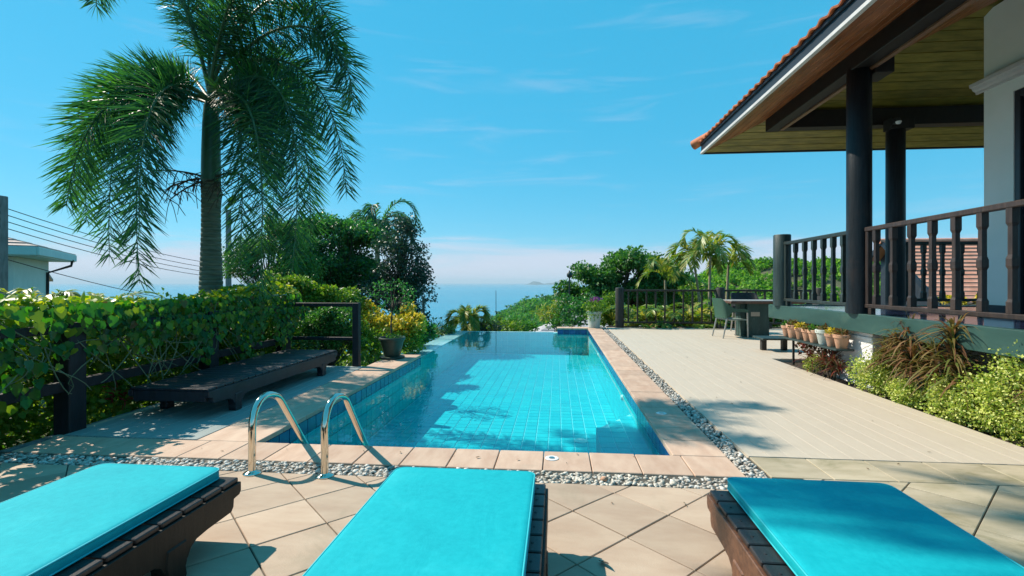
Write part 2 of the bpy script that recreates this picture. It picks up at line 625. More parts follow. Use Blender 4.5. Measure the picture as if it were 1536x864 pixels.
M['lf_palm'] = leafm('dark_palm_leaflet', [(.014, .050, .038), (.024, .085, .048), (.042, .125, .050), (.075, .17, .050)], .45, .45, .4, (1.4, 2.0, .5))
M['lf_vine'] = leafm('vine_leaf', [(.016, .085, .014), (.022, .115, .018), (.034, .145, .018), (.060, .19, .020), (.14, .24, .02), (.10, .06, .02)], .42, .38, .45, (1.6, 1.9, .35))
M['lf_vine_y'] = leafm('yellow_sunlit_vine_leaf', [(.045, .16, .018), (.11, .25, .02), (.28, .36, .025), (.50, .50, .04)], .42, .38, .45, (1.5, 1.5, .35))  # yellow leaves; sunlight on the top of the vine is put into the tint
M['lf_dark'] = leafm('dark_tree_leaf', [(.020, .085, .044), (.032, .12, .05), (.055, .165, .052), (.095, .22, .055)], .38, .4, .5, (1.3, 2.0, .6))
M['lf_twig'] = leafm('blue_black_tree_leaf', [(.016, .045, .036), (.024, .062, .044), (.045, .095, .060), (.02, .055, .045)], .25, .4, .5, (1.2, 1.6, .8))
M['lf_mid'] = leafm('mid_green_tree_leaf', [(.030, .105, .026), (.045, .145, .034), (.075, .195, .042), (.115, .245, .055)], .3, .45, .4, (1.4, 1.8, .5))
M['lf_lime'] = leafm('lime_green_leaf', [(.055, .15, .020), (.095, .22, .026), (.16, .28, .034), (.27, .33, .05)], .38, .45, .4, (1.4, 1.5, .5))
M['lf_yellow'] = leafm('yellow_croton_leaf', [(.16, .22, .02), (.50, .42, .03), (.70, .56, .07), (.80, .68, .18)], .38, .45, .4, (1.3, 1.2, .5))
M['lf_varieg'] = leafm('cream_green_variegated_leaf', [(.12, .24, .03), (.34, .44, .05), (.58, .62, .13), (.74, .76, .32)], .3, .5, .4, (1.2, 1.3, .6))
M['lf_cord'] = leafm('red_brown_strap_leaf', [(.12, .055, .030), (.20, .10, .050), (.15, .15, .045), (.10, .15, .030), (.30, .19, .10)], .3, .45, .4, (1.5, 1.3, .6))
M['lf_cord_r'] = leafm('dark_red_strap_leaf', [(.11, .022, .020), (.20, .05, .035), (.09, .06, .03), (.06, .08, .025)], .3, .45, .4, (1.5, 1.1, .7))
M['lf_areca'] = leafm('yellow_green_palm_leaflet', [(.06, .16, .020), (.13, .25, .028), (.25, .30, .05), (.42, .35, .11)], .38, .42, .5, (1.4, 1.5, .5))
M['lf_agave'] = leafm('pale_grassy_leaf', [(.06, .13, .030), (.13, .21, .05), (.24, .28, .08)], .3, .45, .4, (1.3, 1.4, .5))
M['lf_hill'] = leafm('hill_forest_leaf', [(.050, .17, .018), (.085, .24, .022), (.15, .32, .028), (.23, .40, .034)], .4, .6, .2, (1.4, 1.6, .4))
M['lf_head'] = leafm('headland_forest_leaf', [(.028, .15, .065), (.045, .20, .070), (.095, .27, .060), (.17, .33, .060)], .4, .6, .2, (1.3, 1.5, .6))
M['lf_purple'] = leafm('purple_petal', [(.16, .03, .26), (.25, .06, .36)], .3)
M['lf_red'] = leafm('red_leaf', [(.30, .02, .03), (.42, .06, .06)], .35, tcol=(1.4, .6, .6))
M['core'] = surf('foliage_core', (.006, .018, .008), (.012, .032, .012), 3, .95)


def tile_mat():
    m, nt, out = new_mat('turquoise_pool_tile')
    b = nd(nt, 'ShaderNodeBsdfPrincipled')
    oi = nd(nt, 'ShaderNodeObjectInfo')
    ge = nd(nt, 'ShaderNodeNewGeometry')
    rr = mathn(nt, 'FRACT', mathn(nt, 'ADD', oi.outputs['Random'], ge.outputs['Random Per Island']))
    c = ramp(nt, rr, [(0, (.024, .53, .60)), (.5, (.030, .57, .63)), (1, (.038, .62, .66))])
    nt.links.new(c, b.inputs['Base Color'])
    b.inputs['Roughness'].default_value = .35
    nt.links.new(b.outputs[0], out.inputs[0])
    return m


M['pool_tile'] = tile_mat()
M['pool_grout'] = surf('pale_pool_grout', (.46, .84, .86), (.52, .90, .91), 4, .8)
M['blue_tile'] = surf('deep_blue_waterline_tile', (.006, .040, .15), (.012, .070, .21), 5, .15, rnd=.25)
M['blue_grout'] = surf('blue_tile_grout', (.16, .30, .34), (.22, .38, .42), 6, .7)
M['rim_tile'] = surf('pale_aqua_rim_tile', (0.270, 0.558, 0.594), (0.378, 0.630, 0.648), 5, .15, stain=((.10, .55, .55), 2.5, .6))


def water_mat():
    m, nt, out = new_mat('pool_water')
    tr = nd(nt, 'ShaderNodeBsdfTransparent')
    tr.inputs[0].default_value = (.60, .95, .98, 1)
    gl = nd(nt, 'ShaderNodeBsdfGlossy')
    gl.inputs['Roughness'].default_value = 0.0
    n1 = pos_noise(nt, 2.0, (1, 1.6, 1), detail=3, rough=.5, dist=.3)
    bp = nd(nt, 'ShaderNodeBump')
    bp.inputs['Strength'].default_value = .09
    bp.inputs['Distance'].default_value = .03
    nt.links.new(n1, bp.inputs['Height'])
    nt.links.new(bp.outputs[0], gl.inputs['Normal'])
    fr = nd(nt, 'ShaderNodeFresnel')
    fr.inputs[0].default_value = 1.26
    nt.links.new(bp.outputs[0], fr.inputs['Normal'])
    ms = nd(nt, 'ShaderNodeMixShader')
    nt.links.new(fr.outputs[0], ms.inputs[0])
    nt.links.new(tr.outputs[0], ms.inputs[1])
    nt.links.new(gl.outputs[0], ms.inputs[2])
    nt.links.new(ms.outputs[0], out.inputs[0])
    return m


M['water'] = water_mat()


def sea_mat():
    m, nt, out = new_mat('sea_water')
    b = nd(nt, 'ShaderNodeBsdfPrincipled')
    n0 = pos_noise(nt, .0012, (1, 3, 1), detail=4)
    c = ramp(nt, n0, [(.4, (.008, .20, .31)), (.62, (.010, .23, .34))])
    nt.links.new(c, b.inputs['Base Color'])
    b.inputs['Roughness'].default_value = .22
    b.inputs['IOR'].default_value = 1.33
    n1 = pos_noise(nt, .12, (1, 2.5, 1), detail=6, rough=.6)
    bp = nd(nt, 'ShaderNodeBump')
    bp.inputs['Strength'].default_value = .5
    bp.inputs['Distance'].default_value = 1.0
    nt.links.new(n1, bp.inputs['Height'])
    nt.links.new(bp.outputs[0], b.inputs['Normal'])
    nt.links.new(b.outputs[0], out.inputs[0])
    return m


M['sea'] = sea_mat()


def cloth_mat():
    m, nt, out = new_mat('turquoise_cushion_fabric')
    b = nd(nt, 'ShaderNodeBsdfPrincipled')
    big = pos_noise(nt, 2.4, (1, 1, 1), 6, .62, .4)
    c = ramp(nt, big, [(.32, (.003, .34, .395)), (.55, (.004, .385, .435)), (.78, (.022, .45, .49))])
    fine = pos_noise(nt, 34, (1, 1, 1), 4, .7)
    c = mixc(nt, .22, c, ramp(nt, fine, [(.35, (.002, .29, .345)), (.65, (.02, .47, .52))]))
    nt.links.new(c, b.inputs['Base Color'])
    b.inputs['Roughness'].default_value = .72
    b.inputs['Specular IOR Level'].default_value = .14
    wr = pos_noise(nt, 5.5, (1, .45, 1), 4, .55, 1.2)
    weave = pos_noise(nt, 420, (1, 1, 1), 2, .6)
    b1_ = nd(nt, 'ShaderNodeBump')
    b1_.inputs['Strength'].default_value = .35
    b1_.inputs['Distance'].default_value = .012
    nt.links.new(wr, b1_.inputs['Height'])
    b2_ = nd(nt, 'ShaderNodeBump')
    b2_.inputs['Strength'].default_value = .35
    b2_.inputs['Distance'].default_value = .002
    nt.links.new(weave, b2_.inputs['Height'])
    nt.links.new(b1_.outputs[0], b2_.inputs['Normal'])
    nt.links.new(b2_.outputs[0], b.inputs['Normal'])
    nt.links.new(b.outputs[0], out.inputs[0])
    return m


M['cloth'] = cloth_mat()

# ================================================================== SETTING
def struct(o):
    o['kind'] = 'structure'
    return o


# ---- hillside the terrace stands on
def sm(a, b, x):
    t = min(max((x - a) / (b - a), 0), 1)
    return t * t * (3 - 2 * t)


def th(x, y):
    z = -1.05
    z += .55 * sm(4.4, 5.4, -x) * (1 - sm(9, 14, y))
    z -= .165 * max(0, y - 15) * (1 - .35 * sm(10, 60, x))
    z -= .06 * max(0, -x - 8)
    z += .04 * max(0, min(x - 9, 40)) * (1 - sm(14, 60, y))
    return max(z, -75)


xs = [-420, -300, -200, -140, -100, -70, -50, -36, -27] + [-20 + i for i in range(0, 33)] + [14, 17, 21, 27, 36, 50, 70, 100, 150, 220, 320, 450]
ys = [-120, -60, -30, -15, -8] + [-4 + i for i in range(0, 27)] + [26, 30, 36, 44, 56, 72, 95, 130, 180, 250, 340, 460, 600]
g_ = MB()
g_.v = [(x, y, th(x, y) + (.06 * math.sin(x * 1.7) * math.cos(y * 1.3) if abs(x) < 30 and not (-4.4 < x < 7.2 and -3 < y < 15) else 0)) for y in ys for x in xs]
nx = len(xs)
g_.f = [(j * nx + i, j * nx + i + 1, (j + 1) * nx + i + 1, (j + 1) * nx + i) for j in range(len(ys) - 1) for i in range(nx - 1)]
struct(g_.build('ground', M['ground'], smooth=60))

# ---- sea out to the horizon
s_ = MB()
sx = [-60000, -20000, -6000, -2000, 0, 2000, 6000, 20000, 60000]
sy = [-500, 200, 500, 1000, 2500, 6000, 15000, 35000, 70000]
s_.v = [(x, y, -60) for y in sy for x in sx]
s_.f = [(j * 9 + i, j * 9 + i + 1, (j + 1) * 9 + i + 1, (j + 1) * 9 + i) for j in range(8) for i in range(8)]
struct(s_.build('sea', M['sea']))

# ---- islands on the horizon
M['island'] = surf('far_island_forest', (.02, .07, .075), (.03, .09, .09), .004, .9)
for (cx, cy, w, h, pk) in ((-700, 15000, 1000, 92, (.5, .78)), (120, 15600, 1700, 125, (.62, .3))):
    m = MB()
    n = 26
    for j, fy in enumerate((-1, -.45, 0, .45, 1)):
        for i in range(n):
            u = i / (n - 1)
            e = math.sin(math.pi * u) ** .8
            z = h * e * (math.exp(-((u - pk[0]) / .2) ** 2) + .45 * math.exp(-((u - pk[1]) / .28) ** 2) + .08 * math.sin(u * 31)) * (1 - fy * fy)
            m.v.append((cx + (u - .5) * w, cy + fy * w * .25, -62 + max(0, z)))
    m.f = [(j * n + i, j * n + i + 1, (j + 1) * n + i + 1, (j + 1) * n + i) for j in range(4) for i in range(n - 1)]
    struct(m.build('island', M['island'], smooth=80))

# ---- swimming pool
PX0, PX1, PY0, PY1 = -2.46, .88, 3.80, 14.08
RIMX = -2.60
LEDGE = 8.62           # the raised left coping ends here, the overflow rim begins
WZ, FZ = -.13, -.74
TP = .166
pool = thing('swimming_pool', 'long rectangular infinity pool lined with turquoise tiles', 'pool', (-.8, 9, FZ))
struct(pool)
sh = MB()
sh.box(-3.2, 1.2, 3.5, 14.35, FZ - .25, FZ - .006)
sh.build('basin_floor', M['pool_grout'], pool)
w_ = MB()
w_.box(-2.96, PX0 - .006, 3.5, LEDGE, FZ - .2, -.045)
w_.build('left_wall', M['blue_grout'], pool)
w_ = MB()
w_.box(-3.06, RIMX - .006, LEDGE, 14.22, FZ - .3, WZ - .006)
w_.box(RIMX - .006, .0, PY1 + .006, 14.22, FZ - .3, WZ - .006)
w_.build('overflow_wall', M['pool_grout'], pool)
w_ = MB()
w_.box(PX1 + .006, 1.262, 3.5, 14.5, FZ - .2, -.045)
w_.box(.0, PX1 + .006, PY1 + .006, 14.5, FZ - .2, -.045)
w_.build('right_wall', M['blue_grout'], pool)
w_ = MB()
w_.box(-4.25, 1.262, 3.40, PY0 - .006, FZ - .2, -.045)
w_.build('front_wall', M['blue_grout'], pool)

tm = MB().box(-TP / 2 + .0065, TP / 2 - .0065, -TP / 2 + .0065, TP / 2 - .0065, -.006, .003).mesh('floor_tile', M['pool_tile'], bev=.0015)
cells = []
x = RIMX + TP / 2
nxt = int(round((PX1 - RIMX) / TP))
px_ = (PX1 - RIMX) / nxt
for j in range(int((PY1 - PY0) / TP)):
    for i in range(nxt):
        cx, cy = RIMX + (i + .5) * px_, PY0 + (j + .5) * TP
        if cx - TP / 2 < PX0 and cy < LEDGE:
            continue
        cells.append((cx, cy))
# the tiles nearest the camera that the coping does not hide are separate pieces
vis = [c for c in cells if c[1] > 5.05 and not (c[0] > .40 and c[1] < 6.2)]
vis.sort(key=lambda c: c[1])
near = set(vis[:298])
rest = MB()
for c in cells:
    if c in near:
        link('floor_tile', tm, pool, (c[0], c[1], FZ))
    else:
        rest.box(c[0] - TP / 2 + .0065, c[0] + TP / 2 - .0065, c[1] - TP / 2 + .0065, c[1] + TP / 2 - .0065, FZ - .006, FZ + .003)
rest.build('far_floor_tiles', M['pool_tile'], pool, kind='stuff')
# walls under water
rest = MB()
nr = 3
rh = (WZ - .056 - FZ) / nr
for k in range(nr):
    z0, z1 = FZ + k * rh + .004, FZ + (k + 1) * rh - .004
    for j in range(int((PY1 - PY0) / TP)):
        y0 = PY0 + j * TP
        rest.box(PX1 - .003, PX1 + .007, y0 + .004, y0 + TP - .004, z0, z1)
        if y0 + TP < LEDGE:
            rest.box(PX0 - .007, PX0 + .003, y0 + .004, y0 + TP - .004, z0, z1)
        elif y0 > LEDGE:
            rest.box(RIMX - .007, RIMX + .003, y0 + .004, y0 + TP - .004, z0, z1)
    for i in range(nxt):
        x0 = RIMX + i * px_
        rest.box(x0 + .004, x0 + px_ - .004, PY1 - .003, PY1 + .007, z0, z1)
rest.build('wall_tiles', M['pool_tile'], pool, kind='stuff')
rest = MB()
for j in range(int((PY1 - LEDGE) / TP)):
    y0 = LEDGE + j * TP
    rest.box(RIMX - .007, RIMX + .003, y0 + .004, y0 + TP - .004, WZ - .056, WZ - .008)
for i in range(int(-RIMX / px_)):
    x0 = RIMX + i * px_
    rest.box(x0 + .004, x0 + px_ - .004, PY1 - .003, PY1 + .007, WZ - .056, WZ - .008)
rest.build('upper_wall_tiles', M['pool_tile'], pool, kind='stuff')
# one row of deep blue tiles along the water line
th_ = .134
tl = MB().box(-.007, .004, -TP / 2 + .004, TP / 2 - .004, -th_ + .004, 0).mesh('waterline_tile', M['blue_tile'], bev=.002)
y = PY0 + TP / 2
while y < LEDGE:
    link('waterline_tile', tl, pool, (PX0, y, -.05))
    y += TP
y = PY0 + TP / 2
while y < 14.05:
    link('waterline_tile', tl, pool, (PX1, y, -.05), (0, 0, math.pi))
    y += TP
for i in range(5):
    link('waterline_tile', tl, pool, (.09 + i * TP, PY1, -.05), (0, 0, -math.pi / 2))
for i in range(3):
    link('waterline_tile', tl, pool, (PX0 - .07 - i * TP, LEDGE, -.05), (0, 0, math.pi / 2))
# overflow rim, three tiles wide on the left, one at the far end
rw = (RIMX + 3.06) / 3
rt = MB().box(-rw / 2 + .003, rw / 2 - .003, -TP / 2 + .003, TP / 2 - .003, -.006, .002).mesh('rim_tile', M['rim_tile'], bev=.0015)
y = LEDGE + TP / 2 + .012
while y < 14.2:
    for i in range(3):
        link('rim_tile', rt, pool, (-3.06 + (i + .5) * rw, y, WZ + .003))
    y += TP
x = RIMX + TP / 2
rt2 = MB().box(-TP / 2 + .003, TP / 2 - .003, -.07, .07, -.006, .002).mesh('rim_tile', M['rim_tile'], bev=.0015)
while x < -.05:
    link('rim_tile', rt2, pool, (x, 14.15, WZ + .003))
    x += TP
# coping slabs of sandstone
def cope(x0, x1, y0, y1):
    g = .0035
    me = MB().box(x0 + g, x1 - g, y0 + g, y1 - g, -.042, 0).mesh('coping_slab', M['coping'], bev=.004, off=((x0 + x1) / 2, (y0 + y1) / 2, 0))
    link('coping_slab', me, pool, ((x0 + x1) / 2, (y0 + y1) / 2, random.uniform(-.0015, .0015)))


x = -4.2
while x < 1.18:
    x1 = min(x + .34157, 1.265)
    if 1.265 - x1 < .1:
        x1 = 1.265
    cope(x, x1, 3.40, PY0 + .0 - .015)
    x = x1
y = PY0 - .015
while y < 14.4:
    y1 = min(y + .36, 14.5)
    if 14.5 - y1 < .12:
        y1 = 14.5
    cope(PX1 - .015, 1.265, y, y1)
    y = y1
y = PY0 - .015
while y < LEDGE - .02:
    y1 = min(y + .40, LEDGE + .015)
    if LEDGE + .015 - y1 < .12:
        y1 = LEDGE + .015
    cope(-2.97, PX0 + .02, y, y1)
    y = y1
for i in range(2):
    cope(-.015 + i * .44, -.015 + (i + 1) * .44, PY1 - .015, 14.5)
# corner seat under water
st = MB().prism([(.42, PY0), (PX1, PY0), (PX1, 6.05), (.42, 5.40)], 'z', FZ, -.30)
st.build('corner_seat', M['pool_grout'], pool)
rest = MB()
for j in range(14):
    for i in range(3):
        x0, y0 = .42 + i * .153, PY0 + j * TP
        ym = 5.40 + (x0 + .08 - .42) / .46 * .65
        if y0 + .1 < ym:
            rest.box(x0 + .004, x0 + .149, y0 + .004, min(y0 + TP - .004, ym), -.303, -.295)
rest.build('seat_tiles', M['pool_tile'], pool, kind='stuff')
# fittings
MB().lathe([(.085, 0), (.085, .006), (.07, .010), (.055, .010), (.05, .006), (0.001, .006)], (.30, 6.35, FZ + .003), 24).build('floor_drain', M['plastic_w'], pool, smooth=40)
for (x, y) in ((1.03, 4.98), (-.04, 3.63)):
    lid = MB().lathe([(.050, 0), (.050, .003), (.043, .005), (.031, .005), (.027, .003), (.001, .003)], (x, y, .001), 28).build('skimmer_lid', M['plastic_w'], pool, smooth=40)
    MB().lathe([(.022, 0), (.022, .003), (.001, .004)], (x, y, .005), 16).build('lid_screw', M['steel_d'], lid, smooth=40)
for y in (6.7, 10.6):
    MB().tube([(PX1 - .002, y, -.25), (PX1 - .03, y, -.25)], [.045, .03], 16).build('water_inlet', M['plastic_w'], pool, smooth=40)

wt = MB()
wt.v = [(-2.75, 3.70, WZ), (1.0, 3.70, WZ), (1.0, 14.17, WZ), (-2.75, 14.17, WZ)]
wt.v = [(PX0 - .01, PY0 - .01, WZ), (PX1 + .01, PY0 - .01, WZ), (PX1 + .01, PY1 + .01, WZ), (RIMX - .01, PY1 + .01, WZ), (RIMX - .01, LEDGE + .01, WZ), (PX0 - .01, LEDGE + .01, WZ)]
wt.f = [(0, 1, 2, 3, 4, 5)]
struct(wt.build('pool_water', M['water']))

# ---- paving of diagonal sandstone tiles in front of the pool
pav = thing('terrace_paving', 'sandstone paving laid diagonally in front of the pool', 'paving', (0, 1.5, 0))
struct(pav)
MB().box(-7, 4.6, -3.5, 3.42, -.25, -.012).build('mortar_bed', M['joint'], pav)
MB().box(1.42, 6.5, 3.30, 3.82, -.25, -.0125).build('mortar_bed', M['joint'], pav)


def clip(poly, a, b, c_):
    """keep a*x+b*y<=c_"""
    out = []
    for i in range(len(poly)):
        p, q = poly[i], poly[(i + 1) % len(poly)]
        dp, dq = a * p[0] + b * p[1] - c_, a * q[0] + b * q[1] - c_
        if dp <= 0:
            out.append(p)
        if dp * dq < 0:
            t = dp / (dp - dq)
            out.append((p[0] + (q[0] - p[0]) * t, p[1] + (q[1] - p[1]) * t))
    return out


h = .266
g = .0035 * 1.414
for j in range(-12, 14):
    for i in range(-18, 18):
        if (i + j) % 2:
            continue
        cx, cy = .09 + i * h, 2.81 + (j + 1) * h * 1.0 - h
        # lattice vertex parity: centres sit between vertices
        cx += h
        if cy < .1 or cy - h > 3.42 or cx < -4.4 or cx > 4.4:
            continue
        poly = [(cx - h + g, cy), (cx, cy - h + g), (cx + h - g, cy), (cx, cy + h - g)]
        poly = clip(poly, 0, 1, 3.41 if cx > 1.55 else 3.185)
        if len(poly) < 3:
            continue
        me = MB().prism(poly, 'z', -.03, 0).mesh('tile', M['paving_r'] if cx > 1.6 else M['paving'], bev=.003, off=(cx, cy, 0))
        link('tile', me, pav, (cx, cy, random.uniform(-.002, .001)))
x = 1.425
while x < 4.6:
    me = MB().box(-.2 + .003, .2 - .003, 3.42, 3.80, -.03, 0).mesh('tile', M['paving_r'], bev=.003)
    link('tile', me, pav, (x + .2, 0, random.uniform(-.002, .001)))
    x += .40

# ---- beige deck on the right, boards along the pool
deck = thing('pool_deck', 'beige boarded deck along the right of the pool', 'deck', (2.5, 9, 0))
struct(deck)
MB().box(1.425, 3.655, 3.82, 14.55, -.2, -.014).build('deck_base', M['deck_gap'], deck)
MB().box(3.655, 7.3, 8.75, 14.55, -.2, -.0145).build('deck_base', M['deck_gap'], deck)


x = 1.428
while x < 7.2:
    x1 = x + .1485
    polys = []
    if x1 < 3.68:
        polys = [[(x, 3.815), (x1, 3.815), (x1, 14.5), (x, 14.5)]]
    else:
        polys = [[(x, 8.76), (x1, 8.76), (x1, 14.5), (x, 14.5)]]
    for p in polys:
        cx, cy = sum(q[0] for q in p) / 4, sum(q[1] for q in p) / 4
        p2 = [(q[0] + (.0008 if q[0] < cx else -.0008), q[1]) for q in p]
        me = MB().prism(p2, 'z', -.03, 0).mesh('board', M['deck'], bev=.0012, off=(cx, cy, 0))
        link('board', me, deck, (cx, cy, random.uniform(-.001, .001)))
    x = x1

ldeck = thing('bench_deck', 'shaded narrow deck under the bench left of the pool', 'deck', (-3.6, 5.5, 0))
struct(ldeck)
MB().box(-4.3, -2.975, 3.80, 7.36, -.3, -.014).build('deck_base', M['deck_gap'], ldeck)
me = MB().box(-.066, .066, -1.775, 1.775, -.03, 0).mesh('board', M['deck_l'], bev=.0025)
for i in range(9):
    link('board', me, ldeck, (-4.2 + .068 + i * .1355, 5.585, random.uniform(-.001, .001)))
# retaining wall below the left and far edges
rwl = MB()
rwl.box(-4.36, -4.3, -1, 7.5, -1.6, -.02)
rwl.box(-3.06, 1.2, 14.23, 14.34, -2.4, FZ - .1)
rwl.box(1.25, 7.4, 14.56, 14.66, -2.4, -.016)
struct(rwl.build('retaining_wall', M['concrete']))

# ---- pebble strips
peb = thing('pebble_strip', 'strip of pale pebbles between coping, paving and deck', 'pebbles', (0, 3.3, 0))
struct(peb)
pb = MB()
pb.box(-4.3, 1.27, 3.185, 3.40, -.2, -.03)
pb.box(1.268, 1.425, 3.188, 14.5, -.2, -.0302)
pb.build('strip_bed', M['pebble_bed'], peb)


def pebble_mesh(sub, seed):
    r_ = random.Random(seed)
    bm = bmesh.new()
    bmesh.ops.create_icosphere(bm, subdivisions=sub, radius=1)
    a, b_, c_ = r_.uniform(.8, 1.15), r_.uniform(.6, .9), r_.uniform(.4, .6)
    for v in bm.verts:
        k = 1 + .10 * math.sin(v.co.x * 3 + seed) + .08 * math.cos(v.co.y * 4 + seed * 2)
        v.co = Vector((v.co.x * a * k, v.co.y * b_ * k, v.co.z * c_ * k))
    me = bpy.data.meshes.new('pebble')
    bm.to_mesh(me)
    bm.free()
    me.shade_smooth()
    me.materials.append(M['pebble'])
    return me


variants = [pebble_mesh(1, s) for s in range(7)]
VV = []
for me in variants:
    a = np.zeros(len(me.vertices) * 3)
    me.vertices.foreach_get('co', a)
    F = np.array([tuple(p.vertices) for p in me.polygons])
    VV.append((a.reshape(-1, 3), F))
spots = []
for k in range(3300):
    spots.append((random.uniform(-4.2, 1.4), random.uniform(3.205, 3.385), random.uniform(-.028, -.004)))
for k in range(2600):
    y = 3.38 + 11.1 * random.random() ** 1.35
    spots.append((random.uniform(1.279, 1.410), y, random.uniform(-.028, -.004)))


def d2(p):
    return (p[0]) ** 2 + (p[1]) ** 2


cand = [p for p in spots if p[2] > -.016 and ((-1.55 < p[0] < -.9 and p[1] < 3.4) or (-.1 < p[0] < .78 and p[1] < 3.4) or (1.2 < p[0] and p[1] < 4.4))]
cand.sort(key=d2)
nearp = set(cand[:295])
acc = []
for p in spots:
    s = random.uniform(.011, .023)
    rot = (random.uniform(-.4, .4), random.uniform(-.4, .4), random.uniform(0, 6.28))
    k = random.randrange(7)
    if p in nearp:
        o = link('pebble', variants[k], peb, p, rot)
        o.scale = (s, s, s)
    else:
        mt = Matrix.LocRotScale(Vector(p), __import__('mathutils').Euler(rot), Vector((s, s, s)))
        A = np.array(mt)
        acc.append((VV[k][0] @ A[:3, :3].T + A[:3, 3], VV[k][1]))
V, F = merge(acc)
m2 = leafm('pebble_mixed', [(.20, .18, .155), (.36, .33, .29), (.52, .48, .42), (.66, .63, .58), (.30, .22, .16)], 0.0, .6, .4)
np_obj('small_pebbles', V, F, m2, peb, 'stuff', True)
M['pebble_leaf'] = m2

# ---- planting bed along the veranda
bed = MB()
bed.prism([(3.657, 8.745), (3.657, 2.0), (4.75, 2.0), (4.75, 8.745)], 'z', -.3, -.06)
struct(bed.build('planting_bed', M['soil']))

# ================================================================== THE VILLA WITH ITS VERANDA
villa = thing('villa', 'villa with raised veranda and wide overhanging orange tiled roof', 'house', (5, 6, 0))
VX = 3.90
MB().box(3.96, 9.5, 1.5, 9.25, .79, .885).build('veranda_floor', M['floor_tile'], villa)
MB().box(3.85, 3.96, 1.5, 9.36, .665, .90).build('edge_beam', M['teal_beam'], villa, bev=.006)
MB().box(3.962, 9.5, 9.25, 9.358, .667, .898).build('edge_beam', M['teal_beam'], villa, bev=.006)
MB().box(4.72, 9.5, 1.5, 8.9, -.2, .79).build('plinth_wall', M['concrete'], villa)
pl = MB().box(3.99, 4.6, 6.62, 7.44, -.1, .664).build('pillar', M['pillar'], villa, bev=.008)
MB().box(3.97, 4.62, 6.60, 7.46, .56, .60).build('pillar_band', M['pillar'], pl, bev=.006)


def column(x, y, z0, z1, r, name, mat):
    prof = [(r * 1.02, 0), (r, .03), (r, (z1 - z0) * .5), (r * .985, z1 - z0 - .012), (r * .93, z1 - z0)]
    return MB().lathe(prof, (x, y, z0), 28).build(name, mat, villa, smooth=40)


c1 = column(3.93, 6.79, .90, 4.10, .142, 'column', M['column'])
c2 = column(5.80, 9.00, .885, 4.10, .142, 'column', M['column'])
column(3.93, 8.99, .90, 2.14, .142, 'corner_post', M['post'])
MB().box(4.03, 4.26, 6.62, 6.96, 3.98, 4.40).build('bracket', M['roof_beam'], c1, bev=.006)
MB().box(5.66, 6.02, 8.86, 9.10, 3.92, 4.12).build('bracket', M['roof_beam'], c2, bev=.006)

# roof: near slope falls towards the pool, far slope falls away from the camera, mitred on the hip
EX, EY, EZ, TT = 2.98, 10.30, 3.95, .40
YN, XN = 1.5, 9.5


def zn(x):
    return EZ + TT * (x - EX)


roof = MB()
tk = .10
# dark boarding above the planks
a_ = [(EX, YN), (XN, YN), (XN, EY - (XN - EX)), (EX, EY)]
roof.v = [(EX, YN, zn(EX) + .02), (8.5, YN, zn(8.5) + .02), (8.5, EY - (8.5 - EX), zn(8.5) + .02), (EX, EY, EZ + .02), (XN + 2, EY, EZ + .02), (XN + 2, EY - (8.5 - EX), zn(8.5) + .02)]
roof.v += [(p[0], p[1], p[2] + tk) for p in roof.v]
roof.f = [(0, 1, 2, 3), (3, 2, 5, 4), (6, 9, 8, 7), (9, 10, 11, 8), (0, 3, 9, 6), (3, 4, 10, 9), (0, 6, 7, 1), (1, 7, 8, 2), (2, 8, 11, 5), (4, 5, 11, 10)]
roof = roof.build('roof', M['roof_beam'], villa)
pw = .185
x = EX
while x < 6.3:
    x0, x1 = x + .006, x + pw - .006
    y0e, y1e = EY - (x0 - EX), EY - (x1 - EX)
    m = MB()
    zz = -.0
    vs_ = [(x0, YN, zn(x0)), (x1, YN, zn(x1)), (x1, y1e - .004, zn(x1)), (x0, y0e - .004, zn(x0))]
    m.add(vs_ + [(p[0], p[1], p[2] + .018) for p in vs_], [(0, 1, 2, 3), (4, 7, 6, 5), (0, 4, 5, 1), (1, 5, 6, 2), (2, 6, 7, 3), (3, 7, 4, 0)])
    m.build('soffit_plank', M['soffit_b'], roof, bev=.003)
    x += pw
y = EY
while y > 5.6:
    y0, y1 = y - .006, y - pw + .006
    x0e, x1e = EX + (EY - y0), EX + (EY - y1)
    z0, z1 = EZ + TT * (EY - y0), EZ + TT * (EY - y1)
    m = MB()
    vs_ = [(x0e + .004, y0, z0), (x1e + .004, y1, z1), (XN + 1, y1, z1), (XN + 1, y0, z0)]
    m.add(vs_ + [(p[0], p[1], p[2] + .018) for p in vs_], [(0, 1, 2, 3), (4, 7, 6, 5), (0, 4, 5, 1), (1, 5, 6, 2), (2, 6, 7, 3), (3, 7, 4, 0)])
    m.build('soffit_plank', M['soffit_o'], roof, bev=.003)
    y -= pw
# fascia boards, white strip below
MB().box(EX - .045, EX - .004, YN, EY + .045, EZ + .03, EZ + .20).build('fascia_board', M['fascia'], roof, bev=.004)
MB().box(EX - .004, XN + 1, EY + .004, EY + .045, EZ + .03, EZ + .20).build('fascia_board', M['fascia'], roof, bev=.004)
MB().box(EX - .062, EX - .010, YN, EY + .058, EZ - .02, EZ + .028).build('fascia_trim', M['white_trim'], roof, bev=.004)
MB().box(EX - .009, XN + 1, EY + .010, EY + .062, EZ - .02, EZ + .028).build('fascia_trim', M['fascia'], roof, bev=.004)
MB().box(EX - .075, EX - .046, YN, EY + .07, EZ + .155, EZ + .205).build('tilting_fillet', M['fascia'], roof, bev=.004)
